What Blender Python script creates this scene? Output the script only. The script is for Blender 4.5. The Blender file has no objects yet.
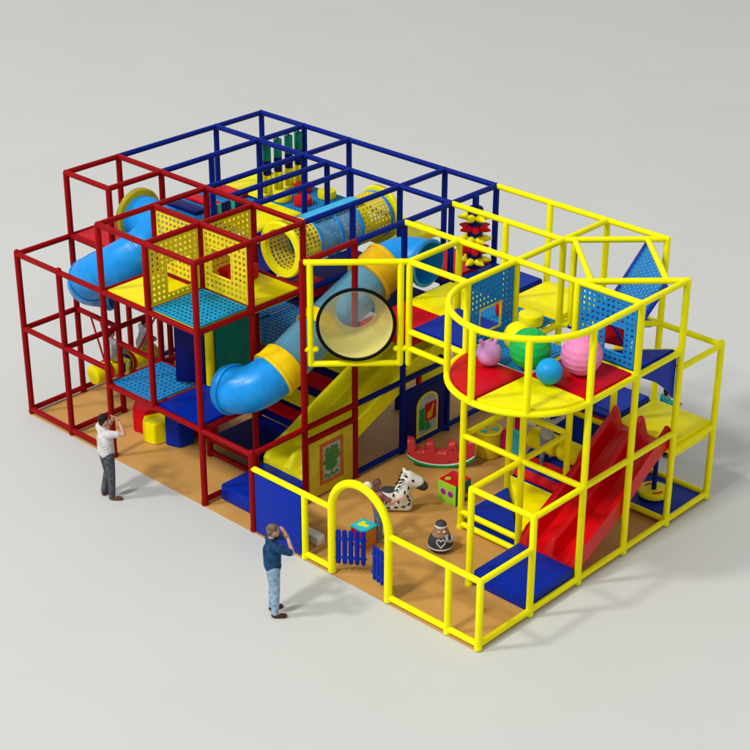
import bpy, bmesh, math, random
from mathutils import Vector, Matrix
random.seed(7)
S = 1.22                      # one bay of the frame in metres; lay-out is written in bays
SC = bpy.context.scene
COL = SC.collection
V = Vector
rad = math.radians

# ---------------------------------------------------------------- materials
def nodes(m):
    m.use_nodes = True
    nt = m.node_tree
    return nt, nt.nodes, nt.links, nt.nodes['Principled BSDF']

def vinyl(name, c, rough=0.38, var=0.10, bump=0.12, scale=6.0, wrinkle=1.6, spec=.13):
    """soft-play vinyl: slight tone drift, broad wrinkles, fine grain"""
    m = bpy.data.materials.new(name)
    nt, N, L, B = nodes(m)
    tc = N.new('ShaderNodeTexCoord')
    n1 = N.new('ShaderNodeTexNoise'); n1.inputs['Scale'].default_value = scale; n1.inputs['Detail'].default_value = 4
    L.new(tc.outputs['Object'], n1.inputs['Vector'])
    mr = N.new('ShaderNodeMapRange'); mr.inputs['From Min'].default_value = .3; mr.inputs['From Max'].default_value = .7
    mr.inputs['To Min'].default_value = 1 - var; mr.inputs['To Max'].default_value = 1 + var
    L.new(n1.outputs['Fac'], mr.inputs['Value'])
    mx = N.new('ShaderNodeMix'); mx.data_type = 'RGBA'; mx.blend_type = 'MULTIPLY'; mx.inputs['Factor'].default_value = 1
    mx.inputs['A'].default_value = (*c, 1)
    L.new(mr.outputs['Result'], mx.inputs['B'])
    L.new(mx.outputs['Result'], B.inputs['Base Color'])
    n2 = N.new('ShaderNodeTexNoise'); n2.inputs['Scale'].default_value = wrinkle; n2.inputs['Detail'].default_value = 3
    n2.inputs['Distortion'].default_value = 1.2
    L.new(tc.outputs['Object'], n2.inputs['Vector'])
    bp = N.new('ShaderNodeBump'); bp.inputs['Strength'].default_value = bump; bp.inputs['Distance'].default_value = .06
    L.new(n2.outputs['Fac'], bp.inputs['Height'])
    L.new(bp.outputs['Normal'], B.inputs['Normal'])
    n3 = N.new('ShaderNodeMapRange'); n3.inputs['To Min'].default_value = rough - .07; n3.inputs['To Max'].default_value = rough + .12
    L.new(n1.outputs['Fac'], n3.inputs['Value']); L.new(n3.outputs['Result'], B.inputs['Roughness'])
    B.inputs['Specular IOR Level'].default_value = spec
    return m

def clear(name, c, alpha, rough=0.12):
    m = bpy.data.materials.new(name)
    nt, N, L, B = nodes(m)
    B.inputs['Base Color'].default_value = (*c, 1); B.inputs['Roughness'].default_value = rough
    B.inputs['Coat Weight'].default_value = .6; B.inputs['Coat Roughness'].default_value = .06
    t = N.new('ShaderNodeBsdfTransparent'); mix = N.new('ShaderNodeMixShader'); mix.inputs['Fac'].default_value = alpha
    L.new(t.outputs[0], mix.inputs[1]); L.new(B.outputs[0], mix.inputs[2])
    L.new(mix.outputs[0], N['Material Output'].inputs['Surface'])
    return m

def spotted(name, base, spot, scale, cut, stretch=(1, 1, 1), rough=.5):
    m = bpy.data.materials.new(name)
    nt, N, L, B = nodes(m)
    tc = N.new('ShaderNodeTexCoord'); mp = N.new('ShaderNodeMapping'); mp.inputs['Scale'].default_value = stretch
    v = N.new('ShaderNodeTexVoronoi'); v.inputs['Scale'].default_value = scale
    L.new(tc.outputs['Object'], mp.inputs['Vector']); L.new(mp.outputs[0], v.inputs['Vector'])
    r = N.new('ShaderNodeValToRGB'); r.color_ramp.elements[0].color = (*spot, 1); r.color_ramp.elements[1].color = (*base, 1)
    r.color_ramp.elements[0].position = cut; r.color_ramp.elements[1].position = cut + .04
    L.new(v.outputs['Distance'], r.inputs['Fac']); L.new(r.outputs['Color'], B.inputs['Base Color'])
    B.inputs['Roughness'].default_value = rough
    return m

def cloth(name, c, c2=None, scale=40, rough=.85, big=3.0):
    m = bpy.data.materials.new(name)
    nt, N, L, B = nodes(m)
    c2 = c2 or tuple(x * .7 for x in c)
    tc = N.new('ShaderNodeTexCoord')
    n = N.new('ShaderNodeTexNoise'); n.inputs['Scale'].default_value = scale * .25; n.inputs['Detail'].default_value = 8
    L.new(tc.outputs['Object'], n.inputs['Vector'])
    r = N.new('ShaderNodeValToRGB'); r.color_ramp.elements[0].color = (*c2, 1); r.color_ramp.elements[1].color = (*c, 1)
    r.color_ramp.elements[0].position = .35; r.color_ramp.elements[1].position = .62
    L.new(n.outputs['Fac'], r.inputs['Fac']); L.new(r.outputs['Color'], B.inputs['Base Color'])
    n2 = N.new('ShaderNodeTexNoise'); n2.inputs['Scale'].default_value = 9; n2.inputs['Detail'].default_value = 3; n2.inputs['Distortion'].default_value = 2
    L.new(tc.outputs['Object'], n2.inputs['Vector'])
    bp = N.new('ShaderNodeBump'); bp.inputs['Strength'].default_value = .9; bp.inputs['Distance'].default_value = .03
    L.new(n2.outputs['Fac'], bp.inputs['Height']); L.new(bp.outputs['Normal'], B.inputs['Normal'])
    B.inputs['Roughness'].default_value = rough
    B.inputs['Specular IOR Level'].default_value = .15
    return m

RED = vinyl('red_vinyl', (.58, .002, .010)); YEL = vinyl('yellow_vinyl', (.90, .80, .0), rough=.34, var=.05)
REDP = vinyl('red_pipe_foam', (.27, .0, .002), rough=.45, bump=.05, spec=.10)
YELP = vinyl('yellow_pipe_foam', (.92, .86, .0), rough=.42, var=.04, bump=.05, spec=.12)
BLUP = vinyl('navy_pipe_foam', (.001, .012, .20), rough=.45, bump=.05, spec=.10)
BLU = vinyl('blue_vinyl', (.0, .020, .32), spec=.14); NAVY = vinyl('navy_vinyl', (.002, .006, .13), spec=.14)
REDS = vinyl('red_slide_plastic', (.62, .001, .004), rough=.2, bump=.03, var=.06, spec=.35)
YELS = vinyl('yellow_slide_plastic', (.90, .84, .01), rough=.28, bump=.03, var=.06)
SKY = vinyl('sky_blue_tube_plastic', (.004, .27, .74), rough=.30, bump=.11, var=.10, wrinkle=3.4, spec=.3)
SKYD = vinyl('sky_blue_tube_inside', (.010, .13, .42), rough=.3, bump=.02)
NETB = vinyl('blue_webbing', (.012, .22, .55), rough=.6, bump=.02)
NETY = vinyl('yellow_webbing', (.78, .62, .02), rough=.6, bump=.02)
ORL = vinyl('lemon_collar_plastic', (.88, .60, .004), rough=.3, bump=.05)
ORA = vinyl('amber_collar_plastic', (.72, .42, .006), rough=.3, bump=.05)
TEAL = vinyl('teal_vinyl', (.004, .20, .15), rough=.3); CYAN = vinyl('cyan_vinyl', (.03, .52, .62)); MAG = vinyl('magenta_vinyl', (.55, .006, .12))
BLACK = vinyl('black_rubber', (.004, .004, .005), rough=.5, spec=.08); WHITE = vinyl('white_foam', (.75, .74, .70), rough=.6)
GRAYF = vinyl('dark_grey_foam', (.045, .048, .055), rough=.5); TAN = vinyl('tan_foam', (.30, .17, .095), rough=.5)
GREEN = vinyl('green_ball', (.012, .42, .07), rough=.35, bump=.02); LIL = vinyl('lilac_ball', (.66, .29, .62), rough=.35, bump=.02)
PINK = vinyl('pink_ball', (.80, .23, .46), rough=.35, bump=.02); AZUR = vinyl('azure_ball', (.012, .32, .72), rough=.3, bump=.02)
LIME = vinyl('lime_foam', (.30, .58, .03)); RIND = vinyl('green_rind', (.01, .30, .06)); ORB = vinyl('orange_foam', (.62, .20, .02))
MELON = spotted('melon_flesh', (.58, .035, .035), (.02, .006, .006), 9, .13, (1, 1, 1))
ROPE = cloth('red_rope', (.5, .02, .03)); STEEL = vinyl('brown_wood_panel', (.35, .10, .03), rough=.5)
PICG = vinyl('pale_panel_print', (.42, .5, .48), rough=.45, var=.2)
LEAF = spotted('tree_print_green', (.01, .24, .05), (.004, .10, .03), 30, .22)
CLRG = clear('clear_tube_plastic', (.12, .42, .60), .48)
CLRB = clear('clear_blue_tunnel_plastic', (.10, .40, .72), .55)
CLRY = clear('clear_yellow_bubble', (.80, .74, .24), .62, .2)
CLRW = clear('clear_bubble_dome', (.8, .8, .78), .18, .05)

def mat_floor():
    m = bpy.data.materials.new('tan_play_mat'); nt, N, L, B = nodes(m)
    tc = N.new('ShaderNodeTexCoord')
    mp = N.new('ShaderNodeMapping'); mp.inputs['Scale'].default_value = (1.2, 3.2, 1); mp.inputs['Rotation'].default_value = (0, 0, rad(-45))
    n = N.new('ShaderNodeTexNoise'); n.inputs['Scale'].default_value = .9; n.inputs['Detail'].default_value = 6; n.inputs['Distortion'].default_value = .6
    L.new(tc.outputs['Object'], mp.inputs['Vector']); L.new(mp.outputs[0], n.inputs['Vector'])
    r = N.new('ShaderNodeValToRGB'); r.color_ramp.elements[0].color = (.50, .255, .055, 1); r.color_ramp.elements[1].color = (.57, .305, .075, 1)
    r.color_ramp.elements[0].position = .3; r.color_ramp.elements[1].position = .7
    L.new(n.outputs['Fac'], r.inputs['Fac']); L.new(r.outputs['Color'], B.inputs['Base Color'])
    B.inputs['Roughness'].default_value = .55
    bp = N.new('ShaderNodeBump'); bp.inputs['Strength'].default_value = .08; bp.inputs['Distance'].default_value = .02
    L.new(n.outputs['Fac'], bp.inputs['Height']); L.new(bp.outputs['Normal'], B.inputs['Normal'])
    return m
def mat_ground():
    m = bpy.data.materials.new('pale_grey_floor'); nt, N, L, B = nodes(m)
    tc = N.new('ShaderNodeTexCoord')
    n = N.new('ShaderNodeTexNoise'); n.inputs['Scale'].default_value = .35; n.inputs['Detail'].default_value = 8; n.inputs['Roughness'].default_value = .6
    L.new(tc.outputs['Object'], n.inputs['Vector'])
    r = N.new('ShaderNodeValToRGB'); r.color_ramp.elements[0].color = (.572, .578, .553, 1); r.color_ramp.elements[1].color = (.592, .598, .573, 1)
    r.color_ramp.elements[0].position = .3; r.color_ramp.elements[1].position = .7
    L.new(n.outputs['Fac'], r.inputs['Fac']); L.new(r.outputs['Color'], B.inputs['Base Color'])
    B.inputs['Roughness'].default_value = .7
    return m

# ---------------------------------------------------------------- object helpers
def tag(o, label, cat, group=None, kind=None):
    if label: o['label'] = label
    if cat: o['category'] = cat
    if group: o['group'] = group
    if kind: o['kind'] = kind
    return o

def thing(name, label, cat, loc=(0, 0, 0), group=None):
    o = bpy.data.objects.new(name, None); COL.objects.link(o)
    o.empty_display_size = .2
    o.location = V(loc) * S
    return tag(o, label, cat, group)

def wloc(o):
    return V((0, 0, 0)) if o is None else V(o.location) + wloc(o.parent)

def obj(name, bm, m, parent=None, smooth=True, label=None, scaled=True, loc=None):
    """bm is written in bays in world space (or metres when scaled=False); origin goes to parent / loc"""
    if scaled: bmesh.ops.scale(bm, vec=(S, S, S), verts=bm.verts)
    off = wloc(parent)
    if parent is None and loc is not None: off = V(loc) * S
    bmesh.ops.translate(bm, vec=-off, verts=bm.verts)
    bmesh.ops.recalc_face_normals(bm, faces=bm.faces)
    me = bpy.data.meshes.new(name); bm.to_mesh(me); bm.free()
    ms = m if isinstance(m, (list, tuple)) else [m]
    for k in ms: me.materials.append(k)
    if smooth:
        me.polygons.foreach_set('use_smooth', [True] * len(me.polygons))
    o = bpy.data.objects.new(name, me); COL.objects.link(o)
    if smooth:
        try: me.set_sharp_from_angle(angle=rad(38))
        except Exception: pass
    o.parent = parent
    if parent is None: o.location = off
    if label: o['label'] = label
    return o

def basis(d):
    d = V(d).normalized()
    a = V((0, 0, 1)) if abs(d.z) < .95 else V((1, 0, 0))
    u = d.cross(a).normalized(); w = d.cross(u).normalized()
    return u, w

def revolve(bm, p, d, prof, n=20, mi=0):
    """prof: list of (t along d, radius) ; closes to a point when radius==0"""
    p = V(p); d = V(d).normalized(); u, w = basis(d)
    rows = []
    for t, r in prof:
        if r < 1e-6: rows.append([bm.verts.new(p + d * t)])
        else: rows.append([bm.verts.new(p + d * t + (u * math.cos(2 * math.pi * k / n) + w * math.sin(2 * math.pi * k / n)) * r) for k in range(n)])
    for a, b in zip(rows, rows[1:]):
        for k in range(n):
            j = (k + 1) % n
            if len(a) == 1 and len(b) == 1: continue
            if len(a) == 1: f = bm.faces.new((a[0], b[j], b[k]))
            elif len(b) == 1: f = bm.faces.new((a[k], a[j], b[0]))
            else: f = bm.faces.new((a[k], a[j], b[j], b[k]))
            f.material_index = mi
    return bm

def pipe(bm, a, b, r=.052, n=12):
    a = V(a); b = V(b); L = (b - a).length
    c = [(-.92 * r + r * 0, 0)]
    prof = []
    for k in range(4): t = math.pi / 2 * (1 - k / 3); prof.append((-math.sin(t) * r, math.cos(t) * r))
    prof[0] = (-r, 0)
    e = [(L - t, q) for t, q in reversed(prof)]
    prof = [(t, q) for t, q in prof]
    return revolve(bm, a, b - a, prof + e, n)

def cyl(bm, a, b, r, n=24, bev=None, mi=0):
    a = V(a); b = V(b); L = (b - a).length; bev = r * .12 if bev is None else bev
    pr = [(0, 0), (0, r - bev), (bev * .3, r - bev * .3), (bev, r), (L - bev, r), (L - bev * .3, r - bev * .3), (L, r - bev), (L, 0)]
    return revolve(bm, a, b - a, pr, n, mi)

def box(bm, lo, hi, bev=.02, rot=None, c=None, mi=0):
    lo = V(lo); hi = V(hi)
    g = bmesh.ops.create_cube(bm, size=1.0)
    vs = g['verts']
    bmesh.ops.scale(bm, vec=hi - lo, verts=vs)
    fs = list({f for v in vs for f in v.link_faces})
    for f in fs: f.material_index = mi
    if bev > 0:
        es = list({e for v in vs for e in v.link_edges})
        r = bmesh.ops.bevel(bm, geom=es, offset=min(bev, min(hi - lo) * .45), segments=2, affect='EDGES', profile=.6)
        vs = list({v for f in r['faces'] for v in f.verts} | {v for v in vs if v.is_valid})
    if rot: bmesh.ops.rotate(bm, cent=(0, 0, 0), matrix=rot, verts=vs)
    bmesh.ops.translate(bm, vec=(lo + hi) / 2 if c is None else V(c), verts=vs)
    return bm

def prism(bm, pts, z0, z1, bev=.02, mi=0):
    """pts: 3D polygon for the top (each with z) extruded down to z - thickness"""
    t = [bm.verts.new(V(p)) for p in pts]
    b = [bm.verts.new(V((p[0], p[1], p[2] - (z1 - z0)))) for p in pts]
    fs = [bm.faces.new(t), bm.faces.new(list(reversed(b)))]
    n = len(t)
    for k in range(n): fs.append(bm.faces.new((t[k], b[k], b[(k + 1) % n], t[(k + 1) % n])))
    for f in fs: f.material_index = mi
    if bev:
        es = list({e for f in fs for e in f.edges})
        bmesh.ops.recalc_face_normals(bm, faces=fs)
        bmesh.ops.bevel(bm, geom=es, offset=bev, segments=2, affect='EDGES')
    return bm

def ball(bm, c, r, n=24, sc=(1, 1, 1), rot=None):
    g = bmesh.ops.create_uvsphere(bm, u_segments=n, v_segments=max(6, n * 2 // 3), radius=r)
    bmesh.ops.scale(bm, vec=sc, verts=g['verts'])
    if rot: bmesh.ops.rotate(bm, cent=(0, 0, 0), matrix=rot, verts=g['verts'])
    bmesh.ops.translate(bm, vec=V(c), verts=g['verts'])
    return bm

def NB(): return bmesh.new()

def lattice(bm, P, nu, nv, hu=.5, th=.02, opening=None, rim=1):
    """webbing with real square holes. P(u,v)->(point, normal) for u,v in 0..1"""
    us = [0.0]; vs = [0.0]
    def ticks(n, h):
        out = [0.0]; p = 1.0 / (n + (1 - h)); x = 0
        for k in range(n):
            x = p * (k + 1 - h) ; out.append(x); out.append(x + p * h)
        out.append(1.0); return out
    us = ticks(nu, hu); vs = ticks(nv, hu)
    front = {}; back = {}
    def vt(i, j):
        if (i, j) not in front:
            p, n = P(us[i], vs[j]); p = V(p); n = V(n)
            front[i, j] = bm.verts.new(p + n * th * .5); back[i, j] = bm.verts.new(p - n * th * .5)
        return front[i, j], back[i, j]
    solid = set()
    for i in range(len(us) - 1):
        for j in range(len(vs) - 1):
            if i % 2 == 1 and j % 2 == 1: continue
            if opening:
                cu = (us[i] + us[i + 1]) / 2; cv = (vs[j] + vs[j + 1]) / 2
                if opening[0] < cu < opening[1] and opening[2] < cv < opening[3]: continue
            solid.add((i, j))
    for (i, j) in solid:
        q = [vt(i, j), vt(i + 1, j), vt(i + 1, j + 1), vt(i, j + 1)]
        bm.faces.new([a[0] for a in q]); bm.faces.new([a[1] for a in reversed(q)])
        for (di, dj, a, b) in ((0, -1, 0, 1), (1, 0, 1, 2), (0, 1, 2, 3), (-1, 0, 3, 0)):
            if (i + di, j + dj) not in solid:
                bm.faces.new((q[a][0], q[a][1], q[b][1], q[b][0]))
    return bm

def flat(o, u, v):
    o = V(o); u = V(u); v = V(v); n = u.cross(v).normalized()
    return lambda a, b: (o + u * a + v * b, n)

def catmull(pts, per=10):
    pts = [V(p) for p in pts]; P = [pts[0] * 2 - pts[1]] + pts + [pts[-1] * 2 - pts[-2]]
    out = []
    for i in range(1, len(P) - 2):
        for k in range(per):
            t = k / per; a, b, c, d = P[i - 1], P[i], P[i + 1], P[i + 2]
            out.append(.5 * ((2 * b) + (c - a) * t + (2 * a - 5 * b + 4 * c - d) * t * t + (3 * b - a - 3 * c + d) * t ** 3))
    out.append(pts[-1]); return out

def sweep(bm, path, radf, n=28, wall=.03, mi=0, closed_ends=False):
    """hollow tube along a path with inner wall"""
    path = [V(p) for p in path]; m = len(path)
    T = [(path[min(i + 1, m - 1)] - path[max(i - 1, 0)]).normalized() for i in range(m)]
    u, w = basis(T[0]); O = []; I = []
    for i in range(m):
        u = (u - T[i] * u.dot(T[i])).normalized(); w = T[i].cross(u)
        r = radf(i / (m - 1)) if callable(radf) else radf
        O.append([bm.verts.new(path[i] + (u * math.cos(2 * math.pi * k / n) + w * math.sin(2 * math.pi * k / n)) * r) for k in range(n)])
        if wall: I.append([bm.verts.new(path[i] + (u * math.cos(2 * math.pi * k / n) + w * math.sin(2 * math.pi * k / n)) * (r - wall)) for k in range(n)])
    for R in ([O, I] if wall else [O]):
        for a, b in zip(R, R[1:]):
            for k in range(n): bm.faces.new((a[k], a[(k + 1) % n], b[(k + 1) % n], b[k])).material_index = mi
    if wall:
        for e in (0, m - 1):
            for k in range(n): bm.faces.new((O[e][k], O[e][(k + 1) % n], I[e][(k + 1) % n], I[e][k])).material_index = mi
    else:
        bm.faces.new(O[0]); bm.faces.new(O[-1])
    return bm

def torus(bm, c, d, R, r, n=48, k=10, flatten=1.0):
    c = V(c); d = V(d).normalized(); u, w = basis(d); rows = []
    for i in range(n):
        a = 2 * math.pi * i / n; rr = u * math.cos(a) + w * math.sin(a)
        rows.append([bm.verts.new(c + rr * (R + r * math.cos(2 * math.pi * j / k)) + d * (r * flatten * math.sin(2 * math.pi * j / k))) for j in range(k)])
    for i in range(n):
        for j in range(k):
            bm.faces.new((rows[i][j], rows[(i + 1) % n][j], rows[(i + 1) % n][(j + 1) % k], rows[i][(j + 1) % k]))
    return bm

# ---------------------------------------------------------------- setting
bm = NB(); g = bmesh.ops.create_grid(bm, x_segments=2, y_segments=2, size=150)
tag(obj('ground', bm, mat_ground(), None, scaled=False), 'pale grey studio floor under and around the play frame', 'floor', kind='structure')
bm = NB(); box(bm, (-.02, -.03, .003), (9.0, 5.02, .018), .003)
tag(obj('play_mat', bm, mat_floor()), 'tan play mat covering the whole floor of the climbing frame', 'play mat')

# ---------------------------------------------------------------- frames
def frame(name, label, loc, m, posts, beams, arcs=()):
    t = thing(name, label, 'climbing frame', loc, None)
    for (x, y, a, b) in posts:
        bm = NB(); pipe(bm, (x, y, a + .046 if a == 0 else a), (x, y, b), .046)
        if a == 0: revolve(bm, (x, y, .021), (0, 0, 1), [(0, 0), (0, .052), (.05, .052), (.05, .046)], 12)
        obj('post', bm, m, t)
    for (a, b) in beams:
        bm = NB(); pipe(bm, a, b, .042); obj('beam', bm, m, t)
    for pts in arcs:
        bm = NB(); sweep(bm, pts, .043, 12, 0); obj('curved_beam', bm, m, t)
    return t
def L(z, *segs): return [((a, b, z), (c, d, z)) for (a, b, c, d) in segs]
T3, T2, T1 = 3.68, 2.70, 1.46
red_posts = [(0, 0, 0, T2), (0, 1, 0, T3), (0, 2, 0, T3), (1, 0, 0, T2), (1, 1, 0, T3), (1, 2, 0, T3), (2, 0, 0, T3), (2, 1, 0, T3), (2, 2, 0, T3),
             (3, 0, 1.2, T3), (3, 1, 0, T3), (3, 2, 0, T3), (4, 0, 0, T3), (4, 1, 0, T3), (4, 2, 0, T3), (5, 0, 0, 1.23), (5, 1, 0, T3), (5, 2, 0, T3)]
red_beams = L(T3, (0, 1, 0, 2), (0, 1, 1, 1), (1, 1, 1, 2), (0, 2, 4, 2), (2, 0, 2, 2), (2, 1, 4, 1), (3, 0, 3, 2), (2, 0, 4, 0), (4, 0, 4, 2), (5, 1, 5, 2)) + \
    L(T2 - .03, (0, 0, 0, 2), (0, 0, 4, 0), (0, 1, 1, 1), (1, 1, 1, 2), (4, 0, 4, 2), (3, 0, 3, 2), (2, 1, 4, 1), (2, 0, 2, 2), (2, 2, 4, 2)) + \
    L(T1, (0, 0, 0, 1), (0, 0, 2, 0), (1, 0, 1, 2), (0, 1, 1, 1)) + \
    L(1.2, (2, 0, 5, 0), (1, 1, 3, 1), (2, 0, 2, 2), (4, 0, 4, 1), (5, 0, 5, 2), (3, 0, 3, 2)) + \
    L(.98, (5, 1, 5, 2)) + L(.09, (0, 0, 2, 0), (0, 0, 0, 2), (1, 0, 1, 1), (4, 0, 4, .3), (3, 1, 4, 1)) + L(.30, (3, 1, 4, 1))
frame('red_climbing_frame', 'dark red tubular section of the play frame at its left end', (0, 0, 0), REDP, red_posts, red_beams)

blue_posts = [(0, 4, 0, T3), (0, 5, 0, T3), (1, 3, 0, T3), (1, 4, 0, T3), (1, 5, 0, T3), (2, 4, 0, T3), (2, 5, 0, T3), (2.5, 4, 2.66, T3), (3, 4, 0, T3),
              (4, 3, 0, T3), (4, 4, 0, T3), (4, 5, 0, T3), (5, 3, 0, T3), (5, 4, 0, T3), (5, 5, 0, T3)]
blue_beams = L(T3, (0, 2, 0, 5), (1, 2, 1, 5), (2, 2, 2, 5), (2.5, 2, 2.5, 4), (3, 2, 3, 4), (4, 2, 4, 5), (5, 2, 5, 5), (0, 4, 5, 4), (0, 5, 5, 5)) + \
    L(T2 - .05, (0, 2, 0, 5), (1, 2, 1, 5), (0, 4, 3, 4), (0, 5, 4, 5), (2, 2, 2, 5), (4, 2, 4, 4)) + L(2.42, (5, 2, 5, 5), (4, 4, 5, 4), (4, 5, 5, 5)) + \
    L(1.2, (5, 2, 5, 4), (2, 2, 2, 4), (3, 2, 3, 4), (1, 4, 5, 4)) + L(.98, (5, 3, 5, 4)) + L(.09, (5, 2, 5, 5), (0, 2, 0, 5))
frame('blue_climbing_frame', 'navy tubular section of the play frame at the tall back corner', (2, 4, 0), BLUP, blue_posts, blue_beams)

arc = lambda z, a0=0, a1=-180: [V((8 + math.cos(rad(a)), 2 + math.sin(rad(a)), z)) for a in [a0 + (a1 - a0) * k / 36 for k in range(37)]]
pA = lambda a: (8 + math.cos(rad(a)), 2 + math.sin(rad(a)))
yel_posts = [(6, 0, 0, 1.0), (8.5, 0, 0, 1.0), (9, 0, 0, 1.0), (9, 1, 0, T1), (8, 1, 0, T1), (9, 2, 0, T3), (9, 3, 0, T3), (9, 4, 0, T3), (9, 5, 0, 2.45), (8, 5, 0, T3),
             (8, 2, 0, T2 - .1), (7, 2, 0, T3), (7, 3, 0, T3), (8, 3, 0, T3), (8, 4, 0, 2.4), (7, 4, 0, T3), (7, 5, 0, T3), (6, 5, 0, T3), (6, 3, 1.9, T3), (6, 4, 1.9, T3), (6, 2, 2.2, T3),
             (*pA(-142), T2, T3), (*pA(-94), T2, T3), (*pA(-51), T2, T3), (7.11, 4.11, 2.42, T3), (5.07, 1.07, 2.2, T3), (5.92, 1.92, 2.2, T3)]
d0, d1 = V((7, 4, T3)), V((8, 5, T3)); e0, e1 = V((8, 3, T3)), V((9, 4, T3))
yel_beams = L(T3, (5, 3, 9, 3), (5, 4, 7, 4), (5, 5, 8, 5), (6, 2, 6, 3), (7, 2, 7, 5), (6, 2, 7, 2), (5, 1, 6, 2), (7, 4, 8, 5), (8, 3, 9, 4), (9, 2, 9, 4)) + \
    [(d0.lerp(d1, .11), e0.lerp(e1, .12)), (d0.lerp(d1, .81), e0.lerp(e1, .81))] + \
    L(T2 - .03, (9, 2, 9, 4), (7, 2, 7, 3), (6, 2, 7, 2), (8, 3, 9, 3), (8, 3, 9, 4)) + \
    L(2.42, (6, 2, 7, 2), (5, 1, 5.12, 1.12), (5.88, 1.88, 6, 2), (7, 4, 8, 5), (6, 4, 7, 4), (8, 4, 9, 4), (9, 4, 9, 5), (8, 5, 9, 5), (7, 3, 7, 5), (6, 3, 7, 3), (6, 5, 8, 5), (5, 3, 6, 3)) + \
    L(2.2, (5.07, 1.07, 5.92, 1.92)) + \
    L(T1, (7, 2, 9, 2), (8, 1, 8, 3), (8, 1, 9, 1), (9, 1, 9, 4), (7, 2, 7, 4), (7, 3, 8, 3)) + \
    L(1.17, (8, 4, 9, 4), (8, 4, 8, 5), (8, 5, 9, 5), (9, 4, 9, 5), (7, 4, 8, 4), (7, 5, 8, 5)) + \
    L(1.0, (5, 0, 6.5, 0), (7.5, 0, 9, 0), (9, 0, 9, 1)) + \
    L(.09, (6, 0, 6.5, 0), (7.5, 0, 9, 0), (9, 0, 9, 5), (8, 5, 9, 5), (8, 4, 9, 4), (7, 2, 8, 2), (7, 2, 7, 3)) + L(.28, (7, 2, 8, 2))
frame('yellow_climbing_frame', 'bright yellow tubular section of the play frame with the round balcony', (8, 2, 0), YELP, yel_posts, yel_beams, [arc(T3), arc(T2 - .03)])

# gate arch + pickets
t = thing('entrance_arch', 'yellow round-topped entrance arch in the front fence', 'arch', (7, 0, 0))
pts = [V((6.5, 0, .03)), V((6.5, 0, .5))] + [V((7 - .5 * math.cos(rad(a)), 0, 1.0 + .52 * math.sin(rad(a)))) for a in range(0, 181, 8)] + [V((7.5, 0, .99)), V((7.5, 0, .5)), V((7.5, 0, .03))]
bm = NB(); sweep(bm, pts, .056, 14, 0); obj('arch_tube', bm, YELP, t)
def picket_gate(label, h, d, n):
    h = V(h); d = V(d); t = thing('picket_gate', label, 'gate', h, 'blue picket gates in the entrance arch')
    for k in range(n):
        c = h + d * ((k + .15) / n)
        bm = NB(); pipe(bm, c + V((0, 0, .2)), c + V((0, 0, .66)), .034, 10)
        u = d.normalized(); w = V((-u.y, u.x, 0))
        for v in bm.verts: v.co = v.co - w * ((v.co - c).dot(w)) * .45
        obj('picket', bm, BLU, t)
    for z in (.27, .55):
        bm = NB(); pipe(bm, h + V((0, 0, z)) - d * .05, h + d * .9 + V((0, 0, z)), .020, 10); obj('rail', bm, BLU, t)
picket_gate('blue picket gate leaf of five pales hung on the left arch post', (6.57, .03, 0), (.34, .23, 0), 5)
picket_gate('blue picket gate leaf of four pales hung on the right arch post', (7.42, .04, 0), (-.30, .05, 0), 4)

# ---------------------------------------------------------------- decks
def deck(label, m, pts, z, th=.12, cat='deck', name='deck_pad', group='soft deck pads on the frame', bev=.02):
    bm = NB(); prism(bm, [(x, y, z if len(q) == 0 else q[0]) for (x, y, *q) in pts], 0, th, bev)
    return tag(obj(name, bm, m, None, loc=(pts[0][0], pts[0][1], z)), label, cat, group)
def sq(x0, x1, y0, y1, g=.035): return [(x0 + g, y0 + g), (x1 - g, y0 + g), (x1 - g, y1 - g), (x0 + g, y1 - g)]
deck('red deck pad where the upper blue spiral tube begins, in the top left tower', RED, sq(0, 1, 1, 2), 2.70)
deck('yellow deck pad beside the yellow net cage, above the swinging log', YEL, sq(2, 3, 0, 1), 2.70)
deck('yellow deck pad with the red block on it, behind the net cage', YEL, sq(2, 3, 1, 2), 2.70)
deck('yellow deck pad right of the net cage, below the tunnel mouth', YEL, sq(3, 4, 1, 2), 2.70)
deck('blue deck pad at mid height where the lower tube slide lets out', BLU, sq(3, 4, 0, 1), 1.26)
deck('navy low platform pad close to the mat at the foot of the bolster ramp', NAVY, sq(3, 4, 1, 2), .36, .14)
deck('yellow deck pad behind the four hanging punch bags', YEL, sq(0, 1, 4, 5), 2.70)
deck('yellow deck pad between the punch bags and the net tunnel', YEL, sq(1, 2, 3.02, 4.06), 2.71)
deck('navy deck pad left of the net tunnel, behind the right yellow deck', NAVY, sq(2, 3, 2, 4), 2.55)
deck('navy deck pad right beneath the net tunnel', NAVY, sq(3, 4, 2, 4), 2.46)
deck('red deck pad behind the opening of the upper blue tube elbow', RED, sq(4, 5, 4, 5), 2.48)
deck('navy deck pad under the tube elbow mouth', NAVY, sq(4, 5, 3, 4), 2.20)
deck('yellow deck pad above the far end of the net tunnel', YEL, sq(3, 4, 4, 5), 2.74)
deck('blue deck pad under the spiky column', BLU, sq(5, 6, 4, 5), 2.50)
deck('yellow deck pad at the back, behind the stool net', YEL, sq(6, 7, 4, 5), 2.50)
deck('blue triangular deck pad at the back below the hanging net bridge', BLU, [(7.1, 4.04), (7.96, 4.94), (7.04, 4.94)], 2.46, .1)
deck('yellow deck pad right in front of the upper tube elbow mouth', YEL, sq(5, 6, 3, 4), 2.50)
deck('red deck pad right of the bubble window', RED, sq(5, 6, 2, 3), 2.50)
deck('blue deck pad left of the round balcony', BLU, sq(6, 7, 2, 3), 2.72)
deck('red square deck pad carrying the big pink ball', RED, sq(8, 9, 2, 3), 2.72)
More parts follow.
